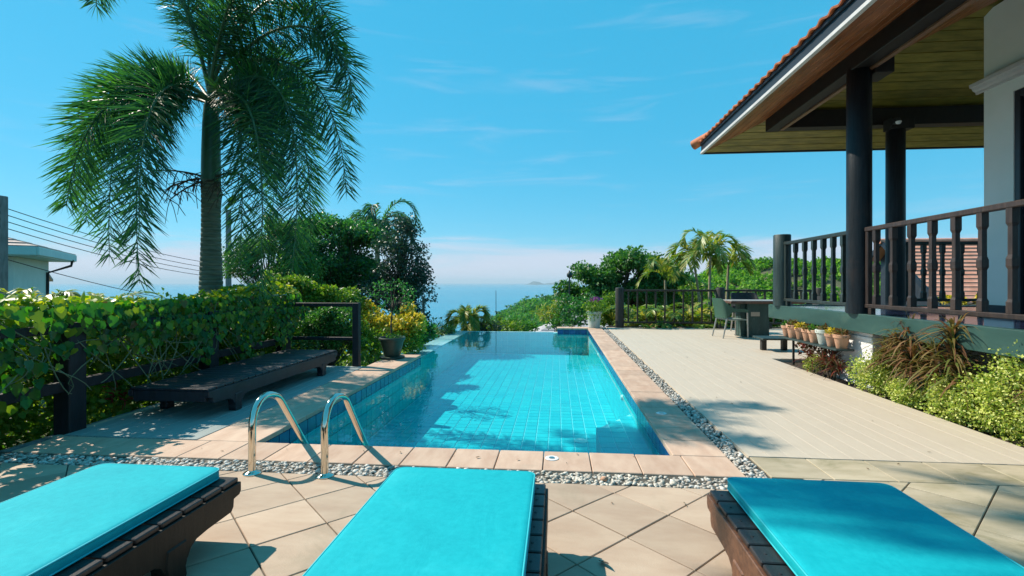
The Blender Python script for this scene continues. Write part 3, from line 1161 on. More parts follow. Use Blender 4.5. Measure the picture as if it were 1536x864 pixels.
# clay tiles: the eaves course piece by piece, the courses above it in one
def tile_piece(w, l, th):
    m = MB()
    n = 7
    sec = [(-w / 2 + w * i / (n - 1), .016 * math.cos(math.pi * 2 * i / (n - 1)) * -1 + .016) for i in range(n)]
    vs_, fs_ = [], []
    for yy in (0, l):
        for u, zz in sec:
            vs_.append((yy, u, zz + th))
        for u, zz in sec:
            vs_.append((yy, u, zz))
    for i in range(n - 1):
        fs_ += [(i, i + 1, 2 * n + i + 1, 2 * n + i), (n + i + 1, n + i, 3 * n + i, 3 * n + i + 1), (n + i, n + i + 1, i + 1, i), (2 * n + i, 2 * n + i + 1, 3 * n + i + 1, 3 * n + i)]
    fs_ += [(0, 2 * n, 3 * n, n), (n - 1, 2 * n - 1, 4 * n - 1, 3 * n - 1)]
    return m.add(vs_, fs_)


tp = tile_piece(.215, .36, .022).mesh('roof_tile', M['roof_tile'])
ang = math.atan(TT)
y = EY - .05
while y > YN:
    link('roof_tile', tp, roof, (EX - .105, y, EZ + .185 + random.uniform(-.004, .004)), (0, -ang + random.uniform(-.02, .02), 0))
    y -= .22
x = EX + .1
while x < XN:
    link('roof_tile', tp, roof, (x, EY + .105, EZ + .185), (0, -ang, -math.pi / 2))
    x += .22
V0, F0 = mb_arrays(tile_piece(.215, .36, .022))
acc = []
ca, sa = math.cos(ang), math.sin(ang)
for k in range(1, 15):
    s = k * .32
    yy = EY - .05 - s * ca
    while yy > YN:
        P = V0.copy()
        Q = np.stack([P[:, 0] * ca - P[:, 2] * sa, P[:, 1], P[:, 0] * sa + P[:, 2] * ca], 1)
        acc.append((Q + np.array([EX - .105 + s * ca, yy, EZ + .185 + s * sa + .012]), F0))
        yy -= .22
    xx = EX + .1 + s * ca
    while xx < XN + 1:
        P = V0.copy()
        Q = np.stack([P[:, 1], -(P[:, 0] * ca - P[:, 2] * sa), P[:, 0] * sa + P[:, 2] * ca], 1)
        acc.append((Q + np.array([xx, EY + .105 - s * ca, EZ + .185 + s * sa + .012]), F0))
        xx += .22
V, F = merge(acc)
np_obj('upper_roof_tiles', V, F, M['roof_tile'], roof, 'stuff')
hipc = MB()
for k in range(14):
    s = k * .36
    p0 = Vector((EX - .17 + s, EY + .17 - s, EZ + .20 + s * TT))
    p1 = p0 + Vector((.42, -.42, .42 * TT + .03))
    hipc.tube([p0, p1], [.10, .085], 10)
hipc.build('hip_cap', M['roof_tile'], roof, smooth=40)

# beams under the roof
b1 = MB().box(3.80, 4.03, YN, 9.36, 4.06, 4.36).build('roof_beam', M['roof_beam'], villa, bev=.006)
MB().box(3.985, 4.045, YN, 9.20, 4.035, 4.058).build('beam_lining', M['beam_edge'], b1)
MB().box(4.032, XN, 9.12, 9.34, 4.06, 4.36).build('roof_beam', M['roof_beam'], villa, bev=.006)

# house wall with cornice and dark glazed door
WX = 6.02
wl = MB()
wl.box(WX, WX + .2, 7.07, 7.52, .885, 5.12)
wl.box(WX, WX + .2, YN, 7.07, 3.84, 5.6)
wl.box(WX + .2, XN, 7.30, 7.52, .885, 5.12)
wl.build('wall', M['wall'], villa)
MB().box(WX - .012, WX, 7.04, 7.535, .886, .99).build('dark_foot_strip', M['fascia'], villa)  # dark blue strip along the foot of the wall
cp = [(WX, 4.00), (WX - .03, 4.00), (WX - .035, 4.03), (WX - .07, 4.05), (WX - .085, 4.085), (WX - .115, 4.095), (WX - .12, 4.14), (WX, 4.14)]
MB().prism(cp, 'y', YN, 7.62).build('cornice', M['white_trim'], villa)
dr = MB()
dr.box(WX + .01, WX + .12, 6.99, 7.069, .886, 3.838)
dr.box(WX + .01, WX + .12, 5.0, 6.99, 3.74, 3.838)
dr.box(WX + .02, WX + .11, 6.0, 6.06, .886, 3.74)
dr = dr.build('door_frame', M['door_frame'], villa, bev=.006)
MB().box(WX + .05, WX + .07, 6.06, 6.99, .89, 3.74).build('door_pane', M['glass_dark'], dr)
MB().box(WX + .05, WX + .07, 5.0, 6.0, .89, 3.74).build('door_pane', M['glass_dark'], dr)
MB().box(WX + .05, WX + .2, YN, 5.0, .886, 3.84).build('wall', M['wall'], villa)

# lamp on the far column
lamp = thing('flood_lamp', 'small black flood lamp with pale lens high on the far veranda column', 'lamp', (5.7, 8.86, 4.0))
MB().box(5.66, 5.76, 8.80, 8.87, 3.98, 4.08).build('lamp_body', M['door_frame'], lamp, bev=.008)
MB().lathe([(.028, 0), (.045, .03), (.042, .045), (.001, .05)], (5.70, 8.77, 3.965), 16).build('lens', M['plastic_w'], lamp, smooth=40)
MB().tube([(5.66, 8.84, 4.03), (5.60, 8.83, 3.92), (5.56, 8.83, 3.84)], .008, 6).build('cable', M['wire'], lamp)

# ---- veranda railings with turned square balusters
S2 = math.sqrt(2)


def baluster_mesh(h, mat, k=1.0):
    hw = .031 * k
    pr = [(hw, 0), (hw, .10), (hw * .72, .125), (hw * .72, h * .42), (hw * 1.0, h * .45), (hw * 1.0, h * .52), (hw * .72, h * .56), (hw * .70, h - .16), (hw, h - .13), (hw, h)]
    return MB().lathe([(r * S2, z) for r, z in pr], (0, 0, 0), 4, math.pi / 4).mesh('baluster', mat)


bal_b = baluster_mesh(.92, M['baluster'])
bal_g = baluster_mesh(.92, M['baluster_g'])


def railing(label, p, q, mesh, mat, ys_, axis):
    mid = ((p[0] + q[0]) / 2, (p[1] + q[1]) / 2, .90)
    t = thing('veranda_railing', label, 'railing', mid)
    up = (0, 0, 1)
    MB().bar((p[0], p[1], 1.975), (q[0], q[1], 1.975), .075, .055, up).build('top_rail', mat, t, bev=.008)
    MB().bar((p[0], p[1], 1.005), (q[0], q[1], 1.005), .07, .05, up).build('bottom_rail', mat, t, bev=.008)
    for e in (p, q):
        d = (Vector((q[0], q[1], 0)) - Vector((p[0], p[1], 0))).normalized() * (.03 if e is p else -.03)
        MB().box(e[0] + d.x - .028, e[0] + d.x + .028, e[1] + d.y - .028, e[1] + d.y + .028, 1.03, 1.947).build('stile', mat, t, bev=.005)
        MB().box(e[0] + 3 * d.x - .03, e[0] + 3 * d.x + .03, e[1] + 3 * d.y - .03, e[1] + 3 * d.y + .03, .888, .98).build('foot_block', mat, t, bev=.005)
    for v in ys_:
        loc = (p[0], v, 1.03) if axis == 'y' else (v, p[1], 1.03)
        link('baluster', mesh, t, loc)
    return t


railing('dark green veranda railing between corner post and front column', (VX + .03, 8.86), (VX + .03, 6.94), bal_g, M['baluster_g'], [8.50, 8.20, 7.92, 7.65, 7.39, 7.14], 'y')
railing('brown veranda railing running right from the front column', (VX + .03, 6.62), (VX + .03, 1.6), bal_b, M['baluster'], [6.44 - .303 * i for i in range(16)], 'y')
railing('far veranda railing between far column and house wall in front of red roof', (5.95, 9.0), (9.4, 9.0), bal_b, M['baluster_g'], [6.25 + .30 * i for i in range(10)], 'x')

# ================================================================== SUN LOUNGERS, CUSHIONS, BENCH
def lounger(name, label, cat, loc, rz, length, wood, slat_wood, rail_wood, group=None):
    """slatted low platform; local y from 0 (far end) to -length, x centred"""
    t = thing(name, label, cat, loc, rz, group)
    OFF[t.name] = Vector()
    W, TOP = .82, .300
    top = TOP - .022
    for s in (-1, 1):
        prof = [(0, top), (0, top - .045), (-.012, top - .062), (-.055, top - .068), (-.058, top - .105), (-.075, top - .125)]
        L_ = length
        # bracket swelling down into each leg
        def br(y0, sgn):
            return [(y0 + sgn * .19, top - .128), (y0 + sgn * .12, top - .135), (y0 + sgn * .085, top - .155), (y0 + sgn * .065, top - .19)]
        prof += br(-.43, 1) + br(-.43, -1)[::-1] + br(-(L_ - .43), 1) + br(-(L_ - .43), -1)[::-1]
        prof += [(-L_ + .075, top - .125), (-L_ + .058, top - .105), (-L_ + .055, top - .068), (-L_ + .012, top - .062), (-L_, top - .045), (-L_, top)]
        xa, xb = (W / 2 - .045, W / 2) if s > 0 else (-W / 2, -W / 2 + .045)
        MB().prism(prof, 'x', xa, xb).build('side_rail', rail_wood, t, bev=.003)
        for y0 in (-.43, -(length - .43)):
            xa, xb = (W / 2 - .075, W / 2 + .006) if s > 0 else (-W / 2 - .006, -W / 2 + .075)
            pr = [(y0 - .062, top - .17), (y0 - .050, .06), (y0 - .056, .03), (y0 - .046, 0), (y0 + .046, 0), (y0 + .056, .03), (y0 + .050, .06), (y0 + .062, top - .17), (y0 + .055, top - .10), (y0 - .055, top - .10)]
            MB().prism(pr, 'x', xa, xb).build('leg', rail_wood, t, bev=.006)
    for y0 in (-.43, -(length - .43)):
        MB().box(-W / 2 + .075, W / 2 - .075, y0 - .014, y0 + .014, .10, .14).build('stretcher', wood, t, bev=.003)
    for y0 in (-.03, -length + .03):
        MB().box(-W / 2 + .046, W / 2 - .046, y0 - .02, y0 + .02, top - .10, top - .002).build('end_rail', wood, t, bev=.003)
    n = int(length / .118)
    p_ = length / n
    sm_ = MB().box(-W / 2 + .012, W / 2 - .012, -p_ / 2 + .006, p_ / 2 - .006, 0, .022).mesh('slat', slat_wood, bev=.004)
    for i in range(n):
        o = link('slat', sm_, t, (0, -(i + .5) * p_, top + .001), local=True)
    # dark screw heads on the slat ends
    sc = MB()
    for i in range(n):
        for s in (-1, 1):
            sc.lathe([(.006, 0), (.005, .002), (.0005, .002)], (s * (W / 2 - .05), -(i + .5) * p_, top + .023), 8)
    sc.build('screw_heads', M['wire'], t, kind='stuff')
    return t


LW = M['dark_wood']
lounger('sun_lounger', 'dark slatted lounger at left edge of picture, its cushion fully sunlit', 'lounger', (-2.03, 2.38, 0), 0.0, 2.0, LW, M['dark_wood_x'], LW, 'sun loungers by the pool')
lounger('sun_lounger', 'dark slatted lounger in the middle between the other two', 'lounger', (-.455, 2.44, 0), 0.0, 2.0, LW, M['dark_wood_x'], LW, 'sun loungers by the pool')
lounger('sun_lounger', 'slatted lounger with red brown rail on the right, below veranda side', 'lounger', (1.13, 2.44, 0), -.01, 2.0, LW, M['dark_wood_x'], M['red_wood'], 'sun loungers by the pool')
lounger('slatted_bench', 'long low black slatted bench beside the vine covered fence', 'bench', (-3.66, 7.0, 0), 0.0, 2.7, M['black_wood'], M['black_wood'], M['black_wood'])


def cushion(label, loc, w, l, rz=0.0):
    t = thing('lounger_cushion', label, 'cushion', loc, rz, 'turquoise lounger cushions')
    OFF[t.name] = Vector()
    rr = .045

    def outline(ins):
        pts = []
        for cx, cy, a0 in ((w / 2 - rr, -rr, 0), (-w / 2 + rr, -rr, 90), (-w / 2 + rr, -l + rr, 180), (w / 2 - rr, -l + rr, 270)):
            for k in range(6):
                a = R(a0 + 90 * k / 5)
                pts.append((cx + (rr - ins) * math.cos(a) if rr > ins else cx, cy + (rr - ins) * math.sin(a) if rr > ins else cy))
        return pts

    def inset(ins):
        return [(x * (1 - 2 * ins / w), -l / 2 + (y + l / 2) * (1 - 2 * ins / l)) for x, y in outline(0)]
    m = MB()
    rings = [(.008, 0), (.002, .005), (0, .011), (0, .040), (.0025, .047), (.009, .051), (.025, .053), (.07, .054), (.16, .055), (.26, .0545)]
    n = 24
    for ins, z in rings:
        m.v += [(x, y, z + (.0022 * math.sin(x * 9 + loc[0]) * math.cos(y * 5.3) if z > .056 else 0)) for x, y in inset(ins)]
    for i in range(len(rings) - 1):
        m.f += [(i * n + k, i * n + (k + 1) % n, (i + 1) * n + (k + 1) % n, (i + 1) * n + k) for k in range(n)]
    m.f += [tuple(reversed(range(n))), tuple(range((len(rings) - 1) * n, len(rings) * n))]
    m.build('pad', M['cloth'], t, smooth=50)
    for ins, z in ((.0012, .0465), (.0012, .007)):
        pts = inset(ins)
        m = MB().tube([(x, y, z) for x, y in pts] + [(pts[0][0], pts[0][1], z)], .0042, 6, cap=False)
        m.build('piping', M['piping'], t, smooth=60)
    return t


cushion('bright turquoise cushion on the leftmost lounger', (-2.045, 2.36, .303), .68, 1.96, 0.0)
cushion('turquoise cushion on the middle lounger', (-.465, 2.455, .303), .71, 1.98, 0.0)
cushion('leaf shadowed turquoise cushion on the rightmost lounger', (1.185, 2.47, .303), .74, 1.98, -.012)

# ================================================================== POOL HANDRAILS
for x, lab in ((-2.07, 'polished steel pool handrail left of its twin'), (-1.555, 'polished steel pool handrail right of its twin, next to middle lounger')):
    t = thing('pool_handrail', lab, 'handrail', (x, 3.155, 0), 0, 'steel pool handrails')
    path = [Vector((x, 3.155, -.03)), Vector((x, 3.155, .15)), Vector((x, 3.155, .28))]
    path += bez([(x, 3.155, .30), (x, 3.16, .47), (x, 3.26, .535), (x, 3.37, .51), (x, 3.47, .46), (x, 3.50, .42)], 14)
    path += [Vector((x, 3.60, .295)), Vector((x, 3.86, -.03)), Vector((x, 3.95, -.14)), Vector((x, 4.0, -.24)), Vector((x, 4.02, -.40)), Vector((x, 4.02, -.66))]
    MB().tube(path, .0245, 18).build('rail_tube', M['steel'], t, smooth=60)
    MB().lathe([(.058, 0), (.058, .006), (.045, .016), (.030, .020), (.0255, .024)], (x, 3.155, 0), 26).build('base_flange', M['steel'], t, smooth=40)

# ================================================================== FENCES
f1 = thing('vine_fence', 'near black post and rail fence half buried in climbing vine', 'fence', (-4.27, 5.5, 0))
for y in (1.0, 3.93, 5.65, 7.30):
    MB().box(-4.35, -4.19, y - .08, y + .08, -.3, .95).build('post', M['fence_wood'], f1, bev=.008)
for z, hh in ((.90, .07), (.40, .09)):
    for y0, y1 in ((1.08, 3.85), (4.01, 5.57), (5.73, 7.22)):
        MB().box(-4.31, -4.23, y0, y1, z - hh / 2, z + hh / 2).build('rail', M['fence_wood'], f1, bev=.006)
MB().tube([(-4.40, .8, 1.10), (-4.40, 3.4, 1.09), (-4.40, 5.4, 1.07), (-4.42, 7.7, 1.10)], .019, 10).build('pipe_rail', M['pipe'], f1, smooth=60)
f2 = thing('end_fence_panel', 'open black rail frame closing the far end of the bench deck', 'fence', (-3.7, 7.38, 0))
MB().box(-3.17, -3.07, 7.33, 7.43, -.02, .985).build('post', M['fence_wood'], f2, bev=.006)
MB().box(-4.19, -3.171, 7.345, 7.415, .925, .985).build('rail', M['fence_wood'], f2, bev=.006)
MB().box(-4.19, -3.171, 7.355, 7.405, .40, .45).build('rail', M['fence_wood'], f2, bev=.006)

f3 = thing('deck_fence', 'weathered dark fence with round posts at the far end of the beige deck', 'fence', (4, 14.42, 0))
px3 = (1.80, 4.62, 7.3)
for x in px3:
    MB().lathe([(.128, 0), (.125, .03), (.125, 1.12), (.115, 1.15), (.09, 1.16)], (x, 14.42, 0), 22).build('post', M['fence_b'], f3, smooth=40)
bm_ = MB().box(-.022, .022, -.022, .022, 0, .86).mesh('baluster', M['fence_b'], bev=.004)
for a, b in ((0, 1), (1, 2)):
    x0, x1 = px3[a] + .12, px3[b] - .12
    MB().box(x0, x1, 14.385, 14.455, 1.045, 1.105).build('top_rail', M['fence_b'], f3, bev=.008)
    MB().box(x0, x1, 14.39, 14.45, .125, .18).build('bottom_rail', M['fence_b'], f3, bev=.008)
    MB().box((x0 + x1) / 2 - .06, (x0 + x1) / 2 + .06, 14.38, 14.46, 0, .124).build('rail_block', M['fence_b'], f3, bev=.008)
    n = 10
    for i in range(n):
        link('baluster', bm_, f3, (x0 + (i + .5) * (x1 - x0) / n, 14.42, .182))
MB().box(1.43, 7.3, 14.50, 14.56, -.012, .035).build('kerb_board', M['fence_b'], f3, bev=.006)

# ================================================================== TABLE, CHAIRS
tb = thing('garden_table', 'green panelled pedestal table with weathered top on the deck', 'table', (4.9, 12.4, 0))
MB().box(4.52, 5.02, 12.15, 12.55, .02, .83).build('pedestal', M['table'], tb, bev=.006)
MB().box(4.40, 4.515, 12.25, 12.60, .02, .80).build('side_panel', M['table'], tb, bev=.006)
MB().box(4.38, 5.08, 12.08, 12.62, 0, .02).build('base_plate', M['table'], tb, bev=.004)
MB().box(4.60, 4.80, 12.143, 12.149, .50, .60).build('name_plate', M['steel_d'], tb)
tt = MB().box(4.12, 5.75, 12.05, 12.85, .855, .875).build('table_top', M['table_top'], tb, bev=.004)
MB().box(4.10, 5.77, 12.03, 12.87, .80, .854).build('top_edge', M['table_edge'], tb, bev=.006)


def chair(label, loc, rz, mat, seat, s=1.0, group=None):
    t = thing('armchair', label, 'chair', loc, rz, group)
    OFF[t.name] = Vector()
    t.scale = (s, s, s)
    for sy in (-1, 1):
        MB().tube([(-.30, sy * .27, 0), (-.20, sy * .25, .46)], [.014, .019], 10).build('leg', M['chair_leg'], t, smooth=60)
        MB().tube([(.25, sy * .28, 0), (.24, sy * .27, .60)], [.014, .017], 10).build('leg', M['chair_leg'], t, smooth=60)
    # seat pan
    m = MB()
    n = 7
    for i in range(n):
        for j in range(n):
            u, v = i / (n - 1), j / (n - 1)
            m.v.append((-.22 + .47 * u, (-.235 + .47 * v), .43 - .025 * math.sin(math.pi * u) * math.sin(math.pi * v) + .012 * (u > .9) * -1))
    nn = n * n
    m.v += [(p[0], p[1], p[2] - .03) for p in m.v]
    for i in range(n - 1):
        for j in range(n - 1):
            a = i * n + j
            m.f += [(a, a + 1, a + n + 1, a + n), (nn + a, nn + a + n, nn + a + n + 1, nn + a + 1)]
    ring = [j for j in range(n)] + [i * n + n - 1 for i in range(1, n)] + [(n - 1) * n + j for j in range(n - 2, -1, -1)] + [i * n for i in range(n - 2, 0, -1)]
    for k in range(len(ring)):
        a, b = ring[k], ring[(k + 1) % len(ring)]
        m.f.append((a, b, nn + b, nn + a))
    m.build('seat', seat, t, smooth=50)
    # back and arms in one curved woven shell
    K, Z = 29, 5
    m = MB()
    for i in range(K):
        u = -1 + 2 * i / (K - 1)
        a = abs(u)
        if a > .5:
            f = (a - .5) / .5
            x, y = -.20 + .45 * f, math.copysign(.275 + .012 * math.sin(f * 3.1), u)
            nrm = Vector((0, math.copysign(1, u), 0))
        else:
            an = u / .5 * math.pi / 2
            x, y = -.20 - .075 * math.cos(an), .275 * math.sin(an)
            nrm = Vector((-math.cos(an), math.sin(an), 0)).normalized()
        zt = .645 + .235 * (1 - sm(.30, .72, a))
        zb = .44 + .145 * sm(.46, .62, a) - .02 * sm(.85, 1, a)
        if a > .93:
            zt -= .03
        for k in range(Z):
            z = zb + (zt - zb) * k / (Z - 1)
            lean = -.20 * max(0, z - .5) * (1 - sm(.35, .7, a))
            for off in (0, .02):
                m.v.append((x + lean + nrm.x * off, y + nrm.y * off, z))
    def ix(i, k, o):
        return (i * Z + k) * 2 + o
    for i in range(K - 1):
        for k in range(Z - 1):
            m.f += [(ix(i, k, 0), ix(i + 1, k, 0), ix(i + 1, k + 1, 0), ix(i, k + 1, 0)), (ix(i, k, 1), ix(i, k + 1, 1), ix(i + 1, k + 1, 1), ix(i + 1, k, 1))]
        m.f += [(ix(i, 0, 0), ix(i, 0, 1), ix(i + 1, 0, 1), ix(i + 1, 0, 0)), (ix(i, Z - 1, 0), ix(i + 1, Z - 1, 0), ix(i + 1, Z - 1, 1), ix(i, Z - 1, 1))]
    for i in (0, K - 1):
        for k in range(Z - 1):
            m.f.append((ix(i, k, 0), ix(i, k + 1, 0), ix(i, k + 1, 1), ix(i, k, 1)))
    m.build('backrest', mat, t, smooth=50)
    return t


chair('dark green woven armchair on the pool side of the table', (4.12, 12.10, 0), .12, M['chair'], M['chair_seat'], 1.06)
chair('black armchair behind the table, only its back showing', (4.95, 13.25, 0), -1.57, M['chair_dark'], M['chair_dark'], 1.18)
chair('black armchair on the villa side of the table', (6.02, 12.55, 0), 3.1, M['chair_dark'], M['chair_dark'], 1.1)

# ---- low side bench
sb = thing('low_side_bench', 'low dark plank bench under the veranda corner', 'bench', (4.1, 9.9, 0))
for i in range(3):
    MB().box(3.86, 4.46, 9.62 + i * .17, 9.78 + i * .17, .215, .25).build('plank', M['post'], sb, bev=.005)
for x in (3.96, 4.34):
    MB().box(x - .045, x + .045, 9.80, 9.90, 0, .214).build('leg', M['fence_b'], sb, bev=.006)

# ================================================================== FAR LAND
def lerp_tab(tab, x):
    if x <= tab[0][0]:
        return tab[0][1]
    for (a, va), (b, vb) in zip(tab, tab[1:]):
        if x <= b:
            t = (x - a) / (b - a)
            t = t * t * (3 - 2 * t)
            return va + (vb - va) * t
    return tab[-1][1]


RH = [(18, -22), (36, -10), (56, .5), (72, 5.5), (98, 8.6), (140, 6.2), (200, 7.5), (320, 10)]
HL = [(-95, -58), (-75, -45), (-50, -29), (-32, -19.5), (-16, -11.5), (4, -10), (40, -9), (90, -12), (140, -30)]


def hill_z(x, y):
    t = lerp_tab(RH, x)
    k = sm(85, 222, y) if y < 222 else 1 - .6 * sm(230, 330, y)
    return -24 + (t + 24) * k + 1.1 * math.sin(x * .19 + y * .05) * k


def head_z(x, y):
    t = lerp_tab(HL, x)
    z = t - .085 * max(0, 300 - y) if y < 300 else t - (t + 64) * sm(300, 400, y)
    return z + .8 * math.sin(x * .23 + y * .11)


def land(name, fz, x0, x1, nx_, y0, y1, ny_):
    m = MB()
    for j in range(ny_ + 1):
        for i in range(nx_ + 1):
            x, y = x0 + (x1 - x0) * i / nx_, y0 + (y1 - y0) * j / ny_
            m.v.append((x, y, fz(x, y)))
    w = nx_ + 1
    m.f = [(j * w + i, j * w + i + 1, (j + 1) * w + i + 1, (j + 1) * w + i) for j in range(ny_) for i in range(nx_)]
    return struct(m.build(name, M['ground'], smooth=80))


land('hill', hill_z, 18, 320, 70, 85, 330, 40)
land('headland', head_z, -95, 140, 60, 140, 400, 50)


def forest(name, label, fz, n, xr, yr, rad, leaves, L, mat, keep):
    acc = []
    k = 0
    while k < n:
        x, y = random.uniform(*xr), random.uniform(*yr)
        if not keep(x, y):
            continue
        k += 1
        r = random.uniform(*rad)
        z = fz(x, y) + r * random.uniform(.2, .7)
        d = rdir(leaves)
        d[:, 2] = np.abs(d[:, 2]) * 1.1 - .25
        lump = 1 + .22 * np.sin(d[:, 0] * 5 + k) * np.cos(d[:, 1] * 4 + k * 2)
        P = np.array([x, y, z]) + d * (r * (.78 + .28 * rng.random(leaves)) * lump)[:, None] * np.array([1, 1, .8])
        D = unit(rdir(leaves) + np.array([0, 0, -.2]))
        N = unit(d + rdir(leaves) * .45)
        kk = .6 + .8 * rng.random(leaves)
        acc.append(leaf_arrays(P, D, N, L * kk, L * .8 * kk))
    V, F = merge(acc)
    o = np_obj(name, V, F, mat, None, 'stuff')
    return tag(o, label, 'forest')


def hk(x, y):
    p = sm(95, 222, y)
    return random.random() < .35 + .65 * p


forest('hill_forest', 'sunlit green forest covering the hill behind the veranda', hill_z, 1050, (22, 250), (95, 235), (1.7, 3.4), 110, 1.0, M['lf_hill'], hk)
forest('headland_forest', 'bluish green wood on the headland sloping to the sea', head_z, 1500, (-80, 50), (185, 312), (1.7, 3.4), 80, 1.05, M['lf_head'], lambda x, y: head_z(x, y) > -56)

# ---- palms, shared builder
def palm(name, label, cat, loc, height, r, nf, flen, L, W, leaf, trunk_mat, lean=(0, 0), up=.9, nodes=34, droop=.35, group=None, spread=1.0, a0=0.0, stalks=None, segs=14, per=2):
    t = thing(name, label, cat, loc, 0, group)
    base = Vector(loc)
    top = base + Vector((lean[0], lean[1], height))
    midp = base + Vector((lean[0] * .25, lean[1] * .25, height * .55))
    pts = bez([base + Vector((0, 0, -.3)), midp, top], 9)
    MB().tube(pts, [r * (1.15 - .45 * i / 8) for i in range(9)], 10).build('trunk', trunk_mat, t, smooth=60)
    for k in range(nf):
        a = a0 + k * 2.39996 + random.uniform(-.25, .25)
        el = up * (1.15 - 1.0 * k / max(nf - 1, 1)) + random.uniform(-.1, .1)
        fl = flen * random.uniform(.8, 1.1)
        d = Vector((math.cos(a) * spread, math.sin(a) * spread, 0))
        p0 = top
        p1 = top + d * fl * .25 + Vector((0, 0, fl * (.25 + .45 * el)))
        p2 = top + d * fl * .7 + Vector((0, 0, fl * (.05 + .6 * el)))
        p3 = top + d * fl * (.95 - .15 * el) + Vector((0, 0, fl * (-.45 + .55 * el)))
        rib, V, F = frond([p0, p1, p2, p3], nodes, L * random.uniform(.9, 1.1), W, 'pinnate', per, r * .22, droop, .14, 52, segs)
        Vr, Fr = mb_arrays(rib)
        V, F = merge([(V, F), (Vr, Fr)])
        np_obj('frond', V, F, leaf, t)
    return t


for i, x in enumerate([-62, -56, -51, -46, -41, -37, -33, -29, -26, -22, -18, -14, -10, -6, -1, 6]):
    y = 300 + random.uniform(-6, 8)
    x += random.uniform(-1.5, 1.5)
    z = head_z(x, y)
    hgt = random.uniform(3.6, 5.6)
    m = MB().tube([(0, 0, -.5), (.2, 0, hgt * .6), (.3, 0, hgt)], [.22, .16, .12], 5)
    acc = [mb_arrays(m)]
    for k in range(14):
        a = k * 2.4 + random.random() * .3
        el = random.uniform(-.9, 1.6)
        pts = bez([(.3, 0, hgt), (.3 + math.cos(a), math.sin(a), hgt + .5 + el * .7), (.3 + 1.7 * math.cos(a), 1.7 * math.sin(a), hgt - .5 + el)], 5)
        A = np.array([tuple(p) for p in pts])
        s = np.array([-math.sin(a), math.cos(a), 0]) * .35
        w = np.array([.3, 1, 1, .8, .1])[:, None]
        V = np.concatenate([A + s * w + np.array([0, 0, -.15]), A, A - s * w + np.array([0, 0, -.15])])
        F = []
        for j in range(4):
            for o_ in (0, 5):
                F += [(o_ + j, o_ + j + 1, o_ + 5 + j + 1), (o_ + j, o_ + 5 + j + 1, o_ + 5 + j)]
        acc.append((V, np.array(F)))
    V, F = merge(acc)
    o = np_obj('ridge_palm', V, F, M['lf_dark'])
    o.location = (x, y, z)
    tag(o, 'tiny palm silhouetted on the headland ridge above the sea', 'palm', 'palms along the headland ridge')

# ================================================================== NEIGHBOURING HOUSES, POLES, WIRES
# red tiled roof behind the veranda
nb = thing('red_roof_house', 'house with salmon tiled roof seen through the veranda railing', 'house', (15, 21, -1))
MB().box(13.95, 24, 19.6, 22.6, -2.5, .95).build('wall', M['door_frame'], nb)
MB().box(14.5, 15.5, 19.57, 19.599, -.6, .5).build('window', M['glass_dark'], nb)
rz0, rz1, ry0, ry1 = .62, 2.98, 18.9, 22.0
n = 15
for i in range(n):
    f0, f1 = i / n, (i + 1) / n
    y0, y1 = ry0 + (ry1 - ry0) * f0, ry0 + (ry1 - ry0) * f1
    z0, z1 = rz0 + (rz1 - rz0) * f0, rz0 + (rz1 - rz0) * f1
    m = MB()
    m.prism([(y0 - .02, z0 + .0), (y1 + .03, z1 + .0), (y1 + .03, z1 + .03), (y0 - .02, z0 + .075)], 'x', 13.62, 24.4)
    m.build('tile_course', M['roof_tile_far'], nb)
m = MB()
m.prism([(ry0 - .1, rz0 - .12), (ry1, rz1 - .08), (ry1 + .9, rz1 - .75), (ry1 + .9, rz1 - .65), (ry1, rz1 + .02), (ry0 - .1, rz0 - .01)], 'x', 13.64, 24.38)
m.build('roof_deck', M['roof_tile_far'], nb)
m = MB()
m.prism([(ry0 - .12, rz0 - .22), (ry1, rz1 - .10), (ry1 + .9, rz1 - .85), (ry1 + .9, rz1 - .62), (ry1, rz1 + .12), (ry0 - .12, rz0 + .02)], 'x', 13.58, 13.635)
m.build('bargeboard', M['fascia'], nb)
MB().prism([(19.6, .95), (22.0, 2.75), (22.6, 2.3), (22.6, .95)], 'x', 13.96, 14.1).build('gable_wall', M['door_frame'], nb)
MB().tube([(13.52, ry1, rz1 + .06), (24.4, ry1, rz1 + .06)], .12, 10).build('ridge_cap', M['roof_tile_far'], nb, smooth=50)

# grey roofed bungalow below the pool
bg_ = thing('grey_roof_bungalow', 'grey tiled hip roof just below the far pool edge', 'house', (3, 41, -5))
MB().box(-1.8, 8, 38.2, 44, -8, -3.3).build('wall', M['house_w'], bg_)
n = 9
ex0, ex1, ey0, ez0 = -3.0, 9.2, 37, -3.35
for i in range(n):
    f0, f1 = i / n, (i + 1) / n

    def lv(f):
        return (ex0 + 3.9 * f, ex1 - 3.9 * f, ey0 + 4 * f, 2 * 41 - ey0 - 4 * f, ez0 + 1.95 * f)
    a, b = lv(f0), lv(f1)
    m = MB()
    m.v = [(a[0], a[2], a[4] + .05), (a[1], a[2], a[4] + .05), (a[1], a[3], a[4] + .05), (a[0], a[3], a[4] + .05), (b[0], b[2], b[4]), (b[1], b[2], b[4]), (b[1], b[3], b[4]), (b[0], b[3], b[4])]
    m.v += [(p[0], p[1], p[2] - .06) for p in m.v[:4]]
    m.f = [(0, 1, 5, 4), (1, 2, 6, 5), (2, 3, 7, 6), (3, 0, 4, 7), (8, 9, 1, 0), (9, 10, 2, 1), (10, 11, 3, 2), (11, 8, 0, 3)]
    m.build('tile_course', M['roof_grey'], bg_)

# pale aqua house on the left
lh = thing('aqua_house', 'pale aqua house with gutter and tiled hip roof behind utility pole', 'house', (-16.9, 14.5, -1))
O = Vector((-16.9, 14.5, 0))
A_ = Vector((-3.7, 4.7, 0)).normalized()
B_ = Vector((-.786, -.619, 0)).normalized()


